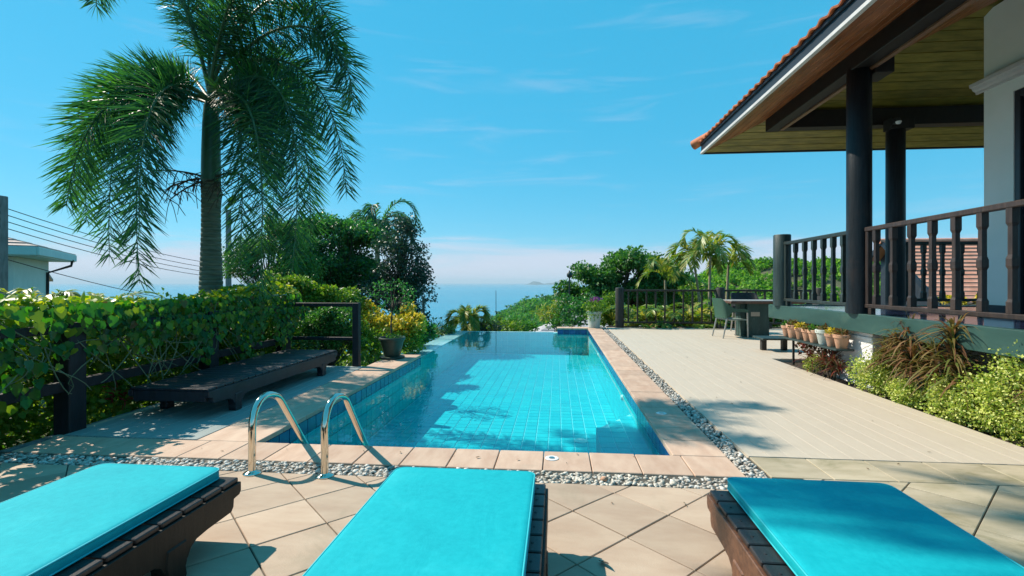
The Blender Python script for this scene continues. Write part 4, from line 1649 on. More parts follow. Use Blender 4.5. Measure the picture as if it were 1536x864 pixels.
def hp(a, b, z):
    return O + A_ * a + B_ * b + Vector((0, 0, z))


def hquadbox(mb, a0, a1, b0, b1, z0, z1):
    vs_ = [hp(a0, b0, z0), hp(a1, b0, z0), hp(a1, b1, z0), hp(a0, b1, z0), hp(a0, b0, z1), hp(a1, b0, z1), hp(a1, b1, z1), hp(a0, b1, z1)]
    return mb.add(vs_, [(3, 2, 1, 0), (4, 5, 6, 7), (0, 1, 5, 4), (1, 2, 6, 5), (2, 3, 7, 6), (3, 0, 4, 7)])


hquadbox(MB(), .75, 5.4, .75, 7, -3, 2.16).build('wall', M['house_w'], lh)
for (a0, a1, b0, b1) in ((-.02, 6.02, -.03, .03), (-.03, .03, .03, 8)):
    hquadbox(MB(), a0, a1, b0, b1, 2.2, 2.47).build('gutter_board', M['house_f'], lh, bev=.01)
hquadbox(MB(), .03, 6, .03, 8, 2.17, 2.21).build('eave_soffit', M['house_f'], lh)
n = 8
for i in range(n):
    f0, f1 = i / n, (i + 1) / n
    a = (3 * f0, 6 - 3 * f0, 3 * f0, 8, 2.47 + .95 * f0)
    b = (3 * f1, 6 - 3 * f1, 3 * f1, 8, 2.47 + .95 * f1)
    m = MB()
    m.v = [hp(a[0], a[2], a[4] + .04), hp(a[1], a[2], a[4] + .04), hp(b[1], b[2], b[4]), hp(b[0], b[2], b[4]), hp(a[0], 8, a[4] + .04), hp(b[0], 8, b[4]), hp(a[0], a[2], a[4] - .03), hp(a[1], a[2], a[4] - .03), hp(a[0], 8, a[4] - .03)]
    m.f = [(0, 1, 2, 3), (0, 3, 5, 4), (6, 7, 1, 0), (6, 0, 4, 8)]
    m.build('tile_course', M['roof_old'], lh)
MB().tube([hp(5.2, -.02, 2.25), hp(5.2, .02, 2.0), hp(5.0, .7, 1.7), hp(5.0, .72, -1)], .05, 8).build('downpipe', M['door_frame'], lh, smooth=60)
# lean-to eave below the main roof
m = MB()
m.v = [hp(5.4, .9, 2.0), hp(7.0, .9, 1.45), hp(7.0, 5, 1.45), hp(5.4, 5, 2.0)]
m.v += [(p[0], p[1], p[2] - .1) for p in m.v]
m.f = [(0, 1, 2, 3), (7, 6, 5, 4), (0, 4, 5, 1), (1, 5, 6, 2), (2, 6, 7, 3), (3, 7, 4, 0)]
m.build('lean_to_roof', M['roof_old'], lh)

pa = thing('utility_pole', 'concrete utility pole at the left edge in front of aqua house', 'pole', (-13.55, 10.75, -1.5))
MB().box(-13.66, -13.44, 10.65, 10.85, -1.6, 3.42).build('shaft', M['concrete'], pa, bev=.02)
for z in (3.16, 3.0, 2.84, 2.67):
    MB().tube([(-13.46, 10.64, z - .03), (-13.46, 10.64, z + .03)], .03, 8).build('insulator', M['door_frame'], pa, smooth=50)
pbx, pby = -16.05, 22.6
pb_ = thing('utility_pole', 'thin dark pole just right of the big palm trunk', 'pole', (pbx, pby, -3))
MB().tube([(pbx, pby, -3.5), (pbx, pby, 4.86)], [.15, .125], 10).build('shaft', M['concrete'], pb_, smooth=50)
MB().box(pbx - .5, pbx + .5, pby - .06, pby + .06, 2.3, 2.4).build('crossarm', M['concrete'], pb_)
for (za, zb, lab) in ((3.16, 2.15, 'topmost black overhead wire behind the palm'), (3.0, 1.92, 'second overhead wire from the top behind the palm'),
                      (2.84, 1.72, 'third overhead wire from the top behind the palm'), (2.67, 1.53, 'fourth overhead wire from the top behind the palm'), (1.92, .15, 'lowest overhead wire crossing in front of the aqua house')):
    p0, p1 = Vector((-13.46, 10.64, za)), Vector((pbx, pby, zb))
    pts = [p0.lerp(p1, k / 12) - Vector((0, 0, .22 * 4 * (k / 12) * (1 - k / 12))) for k in range(13)]
    o = MB().tube(pts, .011, 5).build('overhead_wire', M['wire'])
    tag(o, lab, 'wire', 'overhead wires')

for (x, y, z0, z1, r, lab) in ((-2.2, 17.5, -2, 1.02, .012, 'thin bare mast standing beside the small palm beyond the pool'), (.45, 18.2, -2, 1.75, .03, 'slim pole with small round head among shrubs beyond the pool'),
                               (-3.45, 12.4, -2, .95, .045, 'short grey post among the dark twigs left of the pool')):
    o = thing('slim_pole', lab, 'pole', (x, y, z0))
    MB().tube([(x, y, z0), (x, y, z1)], [r, r * .8], 8).build('shaft', M['post'], o, smooth=50)
    if r == .03:
        MB().lathe([(.03, 0), (.10, .06), (.10, .16), (.03, .24), (.01, .26)], (x, y, z1 - .28), 12).build('pole_head', M['post'], o, smooth=50)

# ================================================================== THE BIG FOXTAIL PALM
sY, cY = math.sin(R(5.29)), math.cos(R(5.29))
RV, FV = Vector((cY, sY, 0)), Vector((-sY, cY, 0))
PC = Vector((-5.2, 6.93, 4.02))
big = thing('foxtail_palm', 'big foxtail palm with bushy drooping fronds behind the vine fence', 'palm', (-5.2, 6.93, -.6))
prof = []
z = -.6
while z < 2.82:
    r = .170 - .035 * max(0, min(1, (z + .2) / 3.0)) + .012 * math.sin(z * 2.2)
    prof += [(r, z), (r * 1.02, z + .035), (r * 1.0, z + .055), (r * .94, z + .063)]
    z += .072
MB().lathe(prof, (-5.2, 6.93, 0), 22).build('trunk', M['trunk'], big, smooth=70)
MB().lathe([(.130, 2.80), (.134, 2.95), (.128, 3.3), (.115, 3.7), (.10, 3.95), (.07, 4.05), (.04, 4.15)], (-5.2, 6.93, 0), 20).build('crownshaft', M['crownshaft'], big, smooth=60)
U = .01003
specs = [
    ([(0, 0, 0), (-90, 75, .2), (-195, 60, .35), (-185, -185, .4)], 1.0),
    ([(0, 0, .05), (-55, 45, .5), (-130, 65, 1.1), (-105, -275, 1.2)], 1.0),
    ([(0, -5, 0), (-60, 20, -.3), (-165, 15, -.6), (-205, -150, -.7)], .9),
    ([(0, 10, 0), (60, 95, .1), (195, 95, .2), (205, -140, .2)], 1.0),
    ([(0, 0, .05), (45, 30, .6), (95, 20, 1.1), (75, -290, 1.2)], 1.0),
    ([(0, 0, 0), (70, 55, -.2), (165, 30, -.4), (150, -215, -.5)], 1.0),
    ([(0, 10, 0), (-25, 130, .1), (-65, 270, .2), (-165, 260, .2), (-170, 140, .2)], .95),
    ([(0, 10, 0), (25, 90, .1), (85, 215, .2), (190, 190, .2), (192, 55, .2)], 1.0),
    ([(0, 10, 0), (-2, 100, 0), (6, 260, 0)], .75),
    ([(0, 10, 0), (20, 120, -.4), (60, 250, -.8), (130, 245, -1.0)], .9),
    ([(0, 0, 0), (-40, 70, -.8), (-85, 70, -1.5), (-100, -70, -1.7)], .8),
    ([(0, 0, 0), (60, 80, -.7), (135, 95, -1.2), (165, -60, -1.4)], .9),
    ([(0, 0, 0), (30, 25, .1), (75, 15, .2), (100, -120, .1)], .85),
    ([(0, 0, .1), (-50, 40, .8), (-110, 55, 1.5), (-105, -190, 1.7)], 1.0),
    ([(0, 0, .1), (-80, 30, .7), (-190, 45, 1.2), (-215, -160, 1.3)], 1.0),
    ([(0, 0, .05), (25, 35, .4), (62, 25, .8), (45, -250, .9)], .9),
    ([(0, 0, 0), (50, 60, -.3), (110, 60, -.6), (95, -170, -.7)], .9),
    ([(0, 10, 0), (10, 100, .3), (40, 220, .6), (110, 230, .8)], .95),
    ([(0, 10, 0), (-20, 110, -.3), (-50, 230, -.6), (-120, 225, -.7)], .95),
    ([(0, 10, 0), (40, 80, .2), (130, 170, .3), (215, 110, .3), (215, -10, .3)], 1.0),
    ([(0, 0, .05), (-70, 60, .5), (-160, 75, .9), (-150, -235, .9)], 1.0),
    ([(0, 0, 0), (80, 70, .4), (155, 60, .7), (125, -255, .7)], 1.0),
]
for ctrl, k in specs:
    ctrl = [Vector((0, 0, 1.3)) + (FV + RV * ((314 + a - 768) / 734) + Vector((0, 0, (424 - 150 + b) / 734))) * (7.36 - w) for a, b, w in ctrl]
    rib, V, F = frond(ctrl, 100, .58 * k, .0175, 'plumose', 6, .030, .14, .17, 70, 22)
    fo = np_obj('frond', V, F, M['lf_palm'], big)
    rib.build('midrib', M['rib'], fo, smooth=60)
# flower stalks below the crownshaft
for (a, b, w) in ((-75, -115, .3), (-60, -135, .1), (70, -120, .3), (45, -150, .4), (-30, -160, .5)):
    tw = MB()
    p0 = Vector((-5.2, 6.93, 2.86))
    p1 = p0 + RV * (a * U) * .9 + Vector((0, 0, (b + 116) * U + .05)) - FV * w
    main = bez([p0, p0.lerp(p1, .5) + Vector((0, 0, .10)), p1], 8)
    tw.tube(main, [.018 - .0015 * i for i in range(8)], 6)
    for i in range(2, 8):
        for q in range(4):
            d = Vector((random.uniform(-1, 1), random.uniform(-1, 1), random.uniform(-1.2, .3))).normalized()
            e = main[i] + d * random.uniform(.15, .32)
            tw.tube([main[i], main[i].lerp(e, .5) + Vector((0, 0, .02)), e - Vector((0, 0, .05))], [.007, .006, .004], 4)
    tw.build('flower_stalk', M['bark'], big)

# tall palm outside the left edge whose crown shades the loungers
palm('tall_palm', 'tall leaning palm left of the terrace, its crown above the picture', 'palm', (-8.5, .8, -.6), 11.0, .14, 17, 2.1, .75, .05, M['lf_palm'], M['trunk'], (1.95, 4.1), .75, 46, .4)

# ================================================================== TREES
def tree(name, label, loc, lobes, nclump, per, cr, L, W, leaf, tr=.1, bark='bark', group=None, droop=.3, core=0, limbs=1.0):
    t = thing(name, label, 'tree', loc, 0, group)
    base = Vector(loc)
    cen = sum((Vector(l[0]) for l in lobes), Vector()) / len(lobes)
    tk = MB()
    fork = base.lerp(cen, .55)
    tk.tube(bez([base - Vector((0, 0, .3)), base.lerp(cen, .3) + Vector((random.uniform(-.1, .1), 0, 0)), fork], 6), [tr * (1.2 - .1 * i) for i in range(6)], 8)
    acc = []
    tot = sum(l[1][0] * l[1][2] for l in lobes)
    for c_, rad in lobes:
        c_ = Vector(c_)
        n = max(3, int(nclump * rad[0] * rad[2] / tot))
        for i in range(n):
            d = Vector(rdir(1)[0])
            if d.z < -.5:
                d.z *= -.5
            f = random.uniform(.45, 1.0)
            p = c_ + Vector((d.x * rad[0], d.y * rad[1], d.z * rad[2])) * f
            k = random.uniform(.65, 1.3)
            acc.append(clump(tuple(p), (cr * k, cr * k, cr * k * .7), int(per * k), L, W, droop, .5))
            if random.random() < limbs:
                mid = fork.lerp(p, random.uniform(.3, .6)) + Vector((random.uniform(-.3, .3), random.uniform(-.3, .3), random.uniform(-.2, .25))) * cr * 3
                tk.tube(bez([fork, mid, p], 5), [tr * .24 * (1 - .18 * i) for i in range(5)], 5)
    tk.build('trunk', M[bark], t, smooth=60)
    V, F = merge(acc)
    np_obj('crown', V, F, leaf, t)
    return t


def at(px, py, y):
    """point seen at photograph pixel px,py on the plane y (used to size the far planting)"""
    r = (px - 768) / 734
    d = y / (cY + sY * r)
    return Vector(((r * cY - sY) * d, y, 1.3 + (424 - py) / 734 * d))


def lob(px, py, y, rx, rz, ry=None):
    d = y / (cY + sY * (px - 768) / 734)
    k = d / 734
    return (tuple(at(px, py, y)), (rx * k, (ry or rx) * k, rz * k))


def gnd(px, y, dz=0):
    p = at(px, 430, y)
    return (p.x, y, th(p.x, y) + dz)


tree('broad_tree', 'dense dark green tree right behind the end of the vine fence', gnd(500, 15.5), [lob(490, 350, 15.5, 52, 30), lob(470, 410, 15, 44, 48), lob(530, 415, 16, 48, 48), lob(545, 362, 16.3, 36, 28), lob(500, 460, 15.4, 55, 34)],
     190, 170, .34, .105, .06, M['lf_dark'], .12)
tree('twiggy_tree', 'open twiggy blue green tree at the left of the sea view', gnd(588, 14.6), [lob(600, 385, 14.6, 38, 48), lob(625, 430, 14.4, 26, 50), lob(580, 440, 14.8, 48, 46), lob(618, 480, 14.3, 30, 28), lob(604, 345, 14.8, 22, 22)],
     250, 46, .25, .085, .05, M['lf_twig'], .09, limbs=1.0)
tree('shrubby_tree', 'small leaved shrubby tree directly right of the big palm trunk', gnd(395, 11.5), [lob(365, 400, 11.5, 26, 38), lob(415, 365, 12, 50, 48), lob(445, 415, 11.5, 38, 44)],
     140, 130, .24, .06, .035, M['lf_mid'], .07)
tree('lime_bush_tree', 'bright lime green bush above the far end of the vine fence', gnd(440, 9.0), [lob(435, 432, 9.0, 38, 24), lob(480, 450, 9.2, 28, 24), lob(520, 455, 9.6, 20, 22), lob(405, 445, 8.8, 25, 18)],
     80, 120, .17, .065, .045, M['lf_lime'], .05)
tree('leafy_shrub', 'green shrub seen through the open black rail frame', gnd(490, 8.2), [lob(480, 500, 8.2, 34, 36), lob(515, 510, 8.3, 26, 34), lob(500, 475, 8.2, 28, 18)],
     80, 120, .14, .05, .034, M['lf_mid'], .04)
tree('umbrella_tree', 'spreading green tree behind the left end of the deck fence', gnd(925, 22, .2), [lob(945, 395, 22, 44, 20), lob(990, 415, 22.5, 36, 30), lob(905, 418, 21.6, 34, 16), lob(870, 410, 21.6, 24, 8), lob(895, 448, 21.4, 42, 18), lob(950, 445, 22, 48, 24), lob(855, 440, 21.6, 16, 12)],
     190, 150, .42, .15, .085, M['lf_mid'], .16)
tree('dark_understorey_tree', 'dark shaded tree behind the deck fence left of the palms', gnd(985, 24), [lob(990, 440, 24, 50, 28), lob(1030, 435, 24, 30, 22)],
     90, 150, .45, .15, .09, M['lf_dark'], .12)
palm('coconut_palm', 'coconut palm with windblown crown behind the dense dark tree', 'palm', gnd(566, 20), at(566, 350, 20).z - gnd(566, 20)[2], .13, 14, 2.0, .62, .05, M['lf_palm'], M['bark_pale'], (0, 0), .95, 44, .45, a0=.2)
palm('leaning_palm', 'small palm with one frond leaning right at the far pool corner', 'palm', (at(698, 470, 15.6).x, 15.6, -1.5), 1.36, .07, 12, .95, .34, .026, M['lf_areca'], M['bark_pale'], (.10, 0), 1.25, 60, .12, a0=-.3, per=4)
palm('areca_palm', 'leftmost tall palm above the deck fence with arching green frond', 'palm', gnd(1057, 16.6), at(1040, 392, 16.6).z - gnd(1057, 16.6)[2], .05, 9, 1.15, .40, .05, M['lf_areca'], M['bark_pale'], (-.35, 0), 1.05, 30, .2, a0=2.4)
palm('areca_palm', 'tallest palm above the deck fence with upright crown', 'palm', gnd(1063, 16.2), at(1064, 385, 16.2).z - gnd(1063, 16.2)[2], .05, 10, 1.2, .40, .05, M['lf_areca'], M['bark_pale'], (.05, 0), 1.35, 30, .2, a0=.8)
palm('areca_palm', 'rightmost pale palm above the deck fence against the hill', 'palm', gnd(1088, 17.2), at(1092, 398, 17.2).z - gnd(1088, 17.2)[2], .05, 9, 1.0, .36, .05, M['lf_areca'], M['bark_pale'], (.1, 0), 1.2, 30, .2, a0=.1)
palm('areca_palm', 'palm with one erect yellow green frond in front of the dark tree', 'palm', gnd(1000, 17), at(1002, 420, 17).z - gnd(1000, 17)[2], .05, 8, 1.0, .34, .045, M['lf_areca'], M['bark_pale'], (-.05, 0), 1.45, 30, .15, a0=1.5)


def frond_clump(label, loc, n, flen, leaf, name='palm_clump', up=1.0, L=.3, W=.04, group=None, nodes=20, droop=.35):
    t = thing(name, label, 'palm', loc, 0, group)
    base = Vector(loc)
    for k in range(n):
        a = k * 2.4 + random.uniform(-.3, .3)
        el = up * random.uniform(.55, 1.1)
        fl = flen * random.uniform(.75, 1.15)
        d = Vector((math.cos(a), math.sin(a), 0))
        p0 = base + d * .05
        ctrl = [p0, p0 + d * fl * .12 + Vector((0, 0, fl * .5 * el)), p0 + d * fl * .4 + Vector((0, 0, fl * .85 * el)), p0 + d * fl * .75 + Vector((0, 0, fl * .62 * el))]
        rib, V, F = frond(ctrl, nodes, L, W, 'pinnate', 2, .012, droop, .3, 50, 10)
        V, F = merge([(V, F), mb_arrays(rib)])
        np_obj('frond', V, F, leaf, t)
    return t


for i, (px, y, fl, lab) in enumerate([(938, 15.6, 1.7, 'palm clump behind the fence next to its leftmost post'), (962, 15.3, 1.5, 'second palm clump from the left behind the deck fence'), (985, 15.5, 1.75, 'third palm clump from the left behind the deck fence'),
                                      (1012, 15.3, 1.6, 'fourth palm clump from the left behind the deck fence'), (1036, 15.5, 1.7, 'fifth palm clump from the left behind the deck fence'), (1058, 15.3, 1.5, 'palm clump behind the fence just left of its middle post')]):
    g0 = gnd(px, y)
    frond_clump(lab, (g0[0], y, -.62), 15, fl, M['lf_areca'], L=.42, W=.055, nodes=22, group='palm clumps behind the deck fence')
for (px, py, y, fl, lab) in ((25, 452, 7.0, 1.0, 'low palm behind the hedge below the utility pole'), (62, 440, 7.6, 1.1, 'low yellowish palm behind the hedge below the aqua house'), (150, 448, 8.4, 1.15, 'spiky low palm behind the hedge right of the aqua house'), (212, 456, 8.4, 1.0, 'low palm behind the hedge left of the big palm trunk'), (100, 452, 8.0, .9, 'dark low palm behind the hedge under the house lean-to')):
    p = at(px, py, y)
    frond_clump(lab, (p.x, y, p.z - .62), 14, fl, M['lf_areca'] if px != 100 else M['lf_palm'], 'low_palm', .85, .30, .035, 'low palms behind the hedge')


def bush(label, lobes, n, L, W, leaf, name='shrub', cat='shrub', stems=True, group=None, core=None):
    c0 = lobes[0][0]
    z0 = min(l[0][2] - l[1][2] for l in lobes)
    t = thing(name, label, cat, (c0[0], c0[1], z0), 0, group)
    acc = []
    tot = sum(l[1][0] * l[1][2] for l in lobes)
    for c_, rad in lobes:
        k = int(n * rad[0] * rad[2] / tot)
        # small tufts spread through the lobe
        nt_ = max(4, k // 22)
        for i in range(nt_):
            d = rdir(1)[0]
            p = np.array(c_) + d * np.array(rad) * random.uniform(.55, 1.0)
            acc.append(clump(p, np.array(rad) * .24 + .02, max(4, k // nt_), L, W, .1, .5))
    V, F = merge(acc)
    np_obj('foliage', V, F, leaf, t)
    if stems:
        m = MB()
        b0 = Vector((c0[0], c0[1], z0 - .1))
        for c_, rad in lobes:
            for i in range(5):
                d = rdir(1)[0] * np.array(rad) * .7
                m.tube([b0, b0.lerp(Vector(c_), .6), Vector(c_) + Vector(d)], [.014, .010, .005], 5)
        m.build('stem', M['bark'], t)
    return t


# beyond the pool
bush('yellow croton shrub with cream yellow tops behind the potted tree', [lob(560, 483, 9.6, 26, 17), lob(600, 488, 9.7, 28, 15), lob(622, 484, 9.8, 18, 16), lob(553, 462, 9.8, 8, 12), lob(612, 462, 10, 9, 12)], 2600, .075, .05, M['lf_yellow'], 'croton_shrub')
bush('green lower growth under the yellow croton left of the pot', [lob(555, 515, 9.0, 26, 24), lob(610, 510, 9.6, 30, 18), lob(535, 500, 8.9, 14, 30)], 2600, .06, .04, M['lf_lime'], 'leafy_shrub')
bush('round leaved dark green shrub between croton and overflow rim', [lob(632, 496, 10.8, 18, 14), lob(622, 505, 10.4, 14, 10)], 700, .11, .09, M['lf_dark'], 'round_leaf_shrub')
bush('grassy pale tuft at the corner of the overflow rim', [lob(662, 496, 13.4, 18, 8), lob(645, 501, 12.8, 14, 8)], 900, .15, .022, M['lf_agave'], 'grassy_tuft')
bush('silvery green shrub right of the leaning palm', [lob(728, 490, 16.2, 22, 13), lob(712, 494, 15.8, 14, 9)], 1000, .11, .04, M['lf_twig'], 'feathery_shrub')
bush('yellowish shrub row just beyond the far pool edge', [lob(760, 492, 17, 24, 10), lob(748, 488, 17.5, 12, 10)], 1200, .10, .05, M['lf_lime'], 'yellowish_shrub')
bush('mixed green shrub on slope beyond the far pool edge', [lob(790, 494, 19, 16, 10), lob(776, 486, 22, 20, 10)], 900, .11, .06, M['lf_mid'], 'slope_shrub')
bush('brownish palm like shrub above the grey roof', [lob(828, 470, 46, 30, 10), lob(850, 462, 46, 26, 12)], 1500, .5, .12, M['lf_areca'], 'slope_shrub')
bush('dark shrub in front of the grey roof left of the coping block', [lob(832, 488, 17.5, 12, 9), lob(845, 478, 18, 14, 14)], 900, .10, .06, M['lf_mid'], 'slope_shrub')
bush('tangled green shrub behind the far coping block', [lob(862, 472, 16.5, 22, 22), lob(885, 462, 17, 22, 22), lob(850, 455, 18, 18, 18)], 2400, .10, .06, M['lf_dark'], 'tangled_shrub')
bush('yellow green shrub between flower pot and first fence post', [lob(905, 472, 15.8, 16, 20), lob(916, 455, 16.2, 16, 18)], 1500, .10, .055, M['lf_lime'], 'leafy_shrub')
bush('bright green shrub between the umbrella tree and the palms', [lob(1040, 440, 20, 22, 16), lob(1015, 425, 22, 16, 12)], 1200, .13, .07, M['lf_lime'], 'leafy_shrub')
bush('yellow green hedge plants behind the fence right of its middle post', [lob(1100, 478, 16, 25, 18), lob(1140, 475, 16, 25, 18), lob(1165, 470, 16, 20, 18)], 1800, .12, .07, M['lf_lime'], 'leafy_shrub')
bush('tall pale bush behind the veranda railing below the hill', [lob(1200, 470, 18, 30, 14), lob(1250, 468, 18, 30, 14)], 1400, .13, .08, M['lf_mid'], 'leafy_shrub')
bush('yellow flowering bush beyond the far veranda railing', [lob(1432, 452, 12, 14, 6), lob(1474, 450, 12, 10, 6)], 500, .07, .05, M['lf_yellow'], 'flowering_bush')

# ---- undergrowth behind the vine fence
acc = []
for k in range(700):
    y = random.uniform(1.6, 9.4)
    u = random.random()
    x = -4.55 - u ** 1.2 * 3.2
    z = random.uniform(-.5, 1.02)
    acc.append(clump((x, y, z), (.17, .22, .15), 26, .06, .038, .2, .6))
for k in range(520):
    y = random.uniform(7.7, 15.5)
    x = -3.35 - random.random() * 4.5 - .12 * max(0, y - 11)
    z = random.uniform(th(x, y), .35)
    acc.append(clump((x, y, z), (.3, .35, .22), 30, .09, .055, .2, .6))
for k in range(1150):
    y = random.uniform(1.4, 8.2)
    x = -4.56 - .75 * random.random()
    acc.append(clump((x, y, random.uniform(-.5, 1.0)), (.15, .2, .15), 24, .085, .055, .2, .6))
V, F = merge(acc)
o = np_obj('undergrowth', V, F, M['lf_lime'], None, 'stuff')
tag(o, 'dense sunlit undergrowth seen below the vine fence', 'undergrowth')


def straps(c, n, L, W, droop, el0, el1, h=0.0):
    a = rng.random(n) * 2 * math.pi
    el = el0 + (el1 - el0) * rng.random(n)
    D = np.stack([np.cos(a) * np.cos(el), np.sin(a) * np.cos(el), np.sin(el)], 1)
    Ls = (L * (.7 + .5 * rng.random(n)))[:, None]
    P0 = np.asarray(c) + np.stack([np.zeros(n), np.zeros(n), -h * rng.random(n)], 1)
    S = unit(np.cross(D, np.array([0, 0, 1.0])) + rdir(n) * .2)
    ts = [0, .25, .5, .75, 1.0]
    ws = [.6, 1.0, .95, .6, .05]
    dk = (droop * (.7 + .6 * rng.random(n)))[:, None]
    rows = []
    for t_, w in zip(ts, ws):
        C = P0 + D * Ls * t_ + np.array([0, 0, -1.0]) * Ls * dk * t_ ** 2.2
        rows += [C + S * W * w * .5, C - S * W * w * .5]
    V = np.stack(rows, 1).reshape(-1, 3)
    T = []
    for k in range(4):
        T += [[2 * k, 2 * k + 1, 2 * k + 3], [2 * k, 2 * k + 3, 2 * k + 2]]
    F = (np.arange(n)[:, None, None] * 10 + np.array(T)[None]).reshape(-1, 3)
    return V, F


def strap_plant(label, loc, heads, n, L, W, leaf, name='dracaena', droop=.55, group=None):
    t = thing(name, label, 'plant', loc, 0, group)
    base = Vector(loc)
    st = MB()
    for (dx, dy, hz, k) in heads:
        p = base + Vector((dx, dy, hz))
        st.tube([base + Vector((dx * .3, dy * .3, -.05)), base.lerp(p, .6) + Vector((dx * .1, 0, 0)), p], [.016, .014, .011], 6)
        V, F = straps(tuple(p), int(n * k), L * k ** .5, W, droop, 0.0, 1.45, hz * .5)
        np_obj('leaf_head', V, F, leaf, t)
    st.build('cane', M['bark'], t)
    return t


strap_plant('bronze strap leaved plant in front of the beam below second railing', (3.88, 5.78, -.05), [(0, 0, .82, 1), (.02, .22, .72, .9), (-.05, -.1, .56, .8), (.02, .42, .60, .8)], 170, .40, .020, M['lf_cord'], group='bronze strap leaved plants')
strap_plant('tallest bronze strap leaved plant casting shadow on the green beam', (3.84, 5.14, -.05), [(0, 0, .92, 1), (-.02, .2, .70, .9), (-.02, -.12, .56, .8)], 170, .40, .020, M['lf_cord'], group='bronze strap leaved plants')
strap_plant('bronze strap leaved plant at the right edge of the picture', (3.92, 4.30, -.03), [(0, 0, .52, .9), (.05, -.2, .55, .9)], 130, .40, .020, M['lf_cord'], group='bronze strap leaved plants')
strap_plant('dark red strap leaved plant below the row of terracotta pots', (3.78, 7.15, -.05), [(0, 0, .26, .9), (.02, .25, .30, .9), (-.02, -.2, .22, .8), (0, .5, .2, .7)], 70, .42, .018, M['lf_cord_r'], 'red_dracaena')


def vshrub(label, c, r, n):
    return bush(label, [((c[0], c[1], r[2] * .72), r), ((c[0] + .06, c[1] - r[1] * .6, r[2] * .5), (r[0] * .7, r[1] * .6, r[2] * .6))], int(n * 1.5), .027, .019, M['lf_varieg'], 'variegated_shrub', group='cream and green shrubs in the planting bed')


vshrub('cream green shrub in front of the white pillar', (3.82, 6.30, 0), (.20, .30, .26), 2800)
vshrub('low cream green shrub between pillar shrub and the bronze plants', (3.76, 5.66, 0), (.14, .20, .15), 1500)
vshrub('cream green shrub under the tallest bronze plant', (3.80, 5.12, 0), (.18, .26, .24), 2800)
vshrub('large bright cream green shrub at right edge of picture', (3.92, 4.50, 0), (.30, .34, .42), 5200)
vshrub('cream green shrub just left of the large bright one', (3.84, 4.84, 0), (.20, .20, .26), 2200)
bush('small cream green shrub at the black corner of the planting bed', [((3.76, 7.55, .10), (.11, .18, .12))], 700, .027, .019, M['lf_varieg'], 'variegated_shrub')

# ---- shelf with terracotta pots
sh_ = thing('plant_shelf', 'narrow plank shelf under the veranda edge carrying a row of pots', 'shelf', (3.76, 7.9, 0))
MB().box(3.70, 3.94, 6.90, 8.60, .385, .41).build('plank', M['post'], sh_, bev=.004)
for y in (7.35, 8.5):
    MB().box(3.88, 3.91, y - .015, y + .015, -.1, .384).build('leg', M['fence_b'], sh_, bev=.003)


def pot_mesh(r, h, mat, rim=True):
    pr = [(r * .62, 0), (r * .66, .008), (r * .93, h * .74), (r * .95, h * .76), (r * 1.05, h * .77), (r * 1.06, h * .98), (r * 1.0, h), (r * .90, h), (r * .86, h * .86), (.001, h * .85)]
    return MB().lathe(pr, (0, 0, 0), 22).mesh('pot_body', mat, smooth=35)


pot_t = pot_mesh(.098, .19, M['terracotta'])
pot_w = pot_mesh(.11, .20, M['pot_white'])
names = ['farthest terracotta pot of the row under the veranda', 'second farthest terracotta pot of the row', 'third farthest terracotta pot of the row', 'fourth farthest terracotta pot of the row',
         'fifth farthest terracotta pot of the row', 'mossy white pot in the row of terracotta pots', 'terracotta pot next to the mossy white pot, pillar side', 'nearest terracotta pot of the row, touching the white pillar']
for i, lab in enumerate(names):
    y = [8.50, 8.28, 8.08, 7.84, 7.64, 7.42, 7.20, 7.00][i]
    x = 3.82 + random.uniform(-.03, .03)
    t = thing('plant_pot', lab, 'plant pot', (x, y, .412), 0, 'pots in a row under the veranda')
    OFF[t.name] = Vector()
    s = random.uniform(.9, 1.08)
    o = link('pot_body', pot_w if i == 5 else pot_t, t, (0, 0, 0), local=True)
    t.scale = (s, s, s)
    V, F = clump((0, 0, .20), (.09, .09, .06), 130, .045, .028, -.3, .5)
    np_obj('plant', V, F, M['lf_yellow'] if i in (2, 6) else (M['lf_cord'] if i % 2 else M['lf_mid']), t)
bush('dark tangled plants behind the pots under the veranda floor', [((4.25, 7.9, .42), (.25, .6, .2)), ((4.3, 8.5, .3), (.25, .5, .3))], 900, .06, .04, M['lf_cord_r'], 'shade_plant')

# ---- pot with a small tree on the left coping
t = thing('potted_tree', 'small leaved tree in dark green pot on the left coping end', 'potted plant', (-2.84, 8.22, 0))
pb0 = Vector((-2.84, 8.22, 0))
MB().lathe([(.20, .0), (.215, .012), (.215, .03), (.19, .034), (.001, .034)], pb0, 26).build('saucer', M['pot_green'], t, smooth=40)
MB().lathe([(.125, .034), (.13, .045), (.175, .20), (.205, .31), (.222, .315), (.228, .345), (.22, .36), (.195, .36), (.19, .30), (.001, .295)], pb0, 28).build('pot_body', M['pot_green'], t, smooth=35)
m = MB()
m.tube([pb0 + Vector((0, 0, .28)), pb0 + Vector((-.02, 0, .6)), pb0 + Vector((.01, .02, .92))], [.018, .014, .011], 7)
acc = []
for i in range(26):
    d = rdir(1)[0]
    e = pb0 + Vector((0, 0, 1.02)) + Vector((d[0] * .34, d[1] * .34, d[2] * .26 + .05))
    m.tube([pb0 + Vector((0, 0, .78 + .1 * random.random())), pb0 + Vector((d[0] * .12, d[1] * .12, .95)), e], [.008, .006, .003], 4)
    acc.append(clump(tuple(e), (.10, .10, .07), 22, .042, .026, .3, .6))
m.build('trunk', M['bark'], t, smooth=60)
V, F = merge(acc)
np_obj('crown', V, F, M['lf_dark'], t)
V, F = clump((-2.80, 8.2, .36), (.12, .12, .05), 120, .04, .025, 0, .6)
np_obj('pot_weeds', V, F, M['lf_mid'], t)

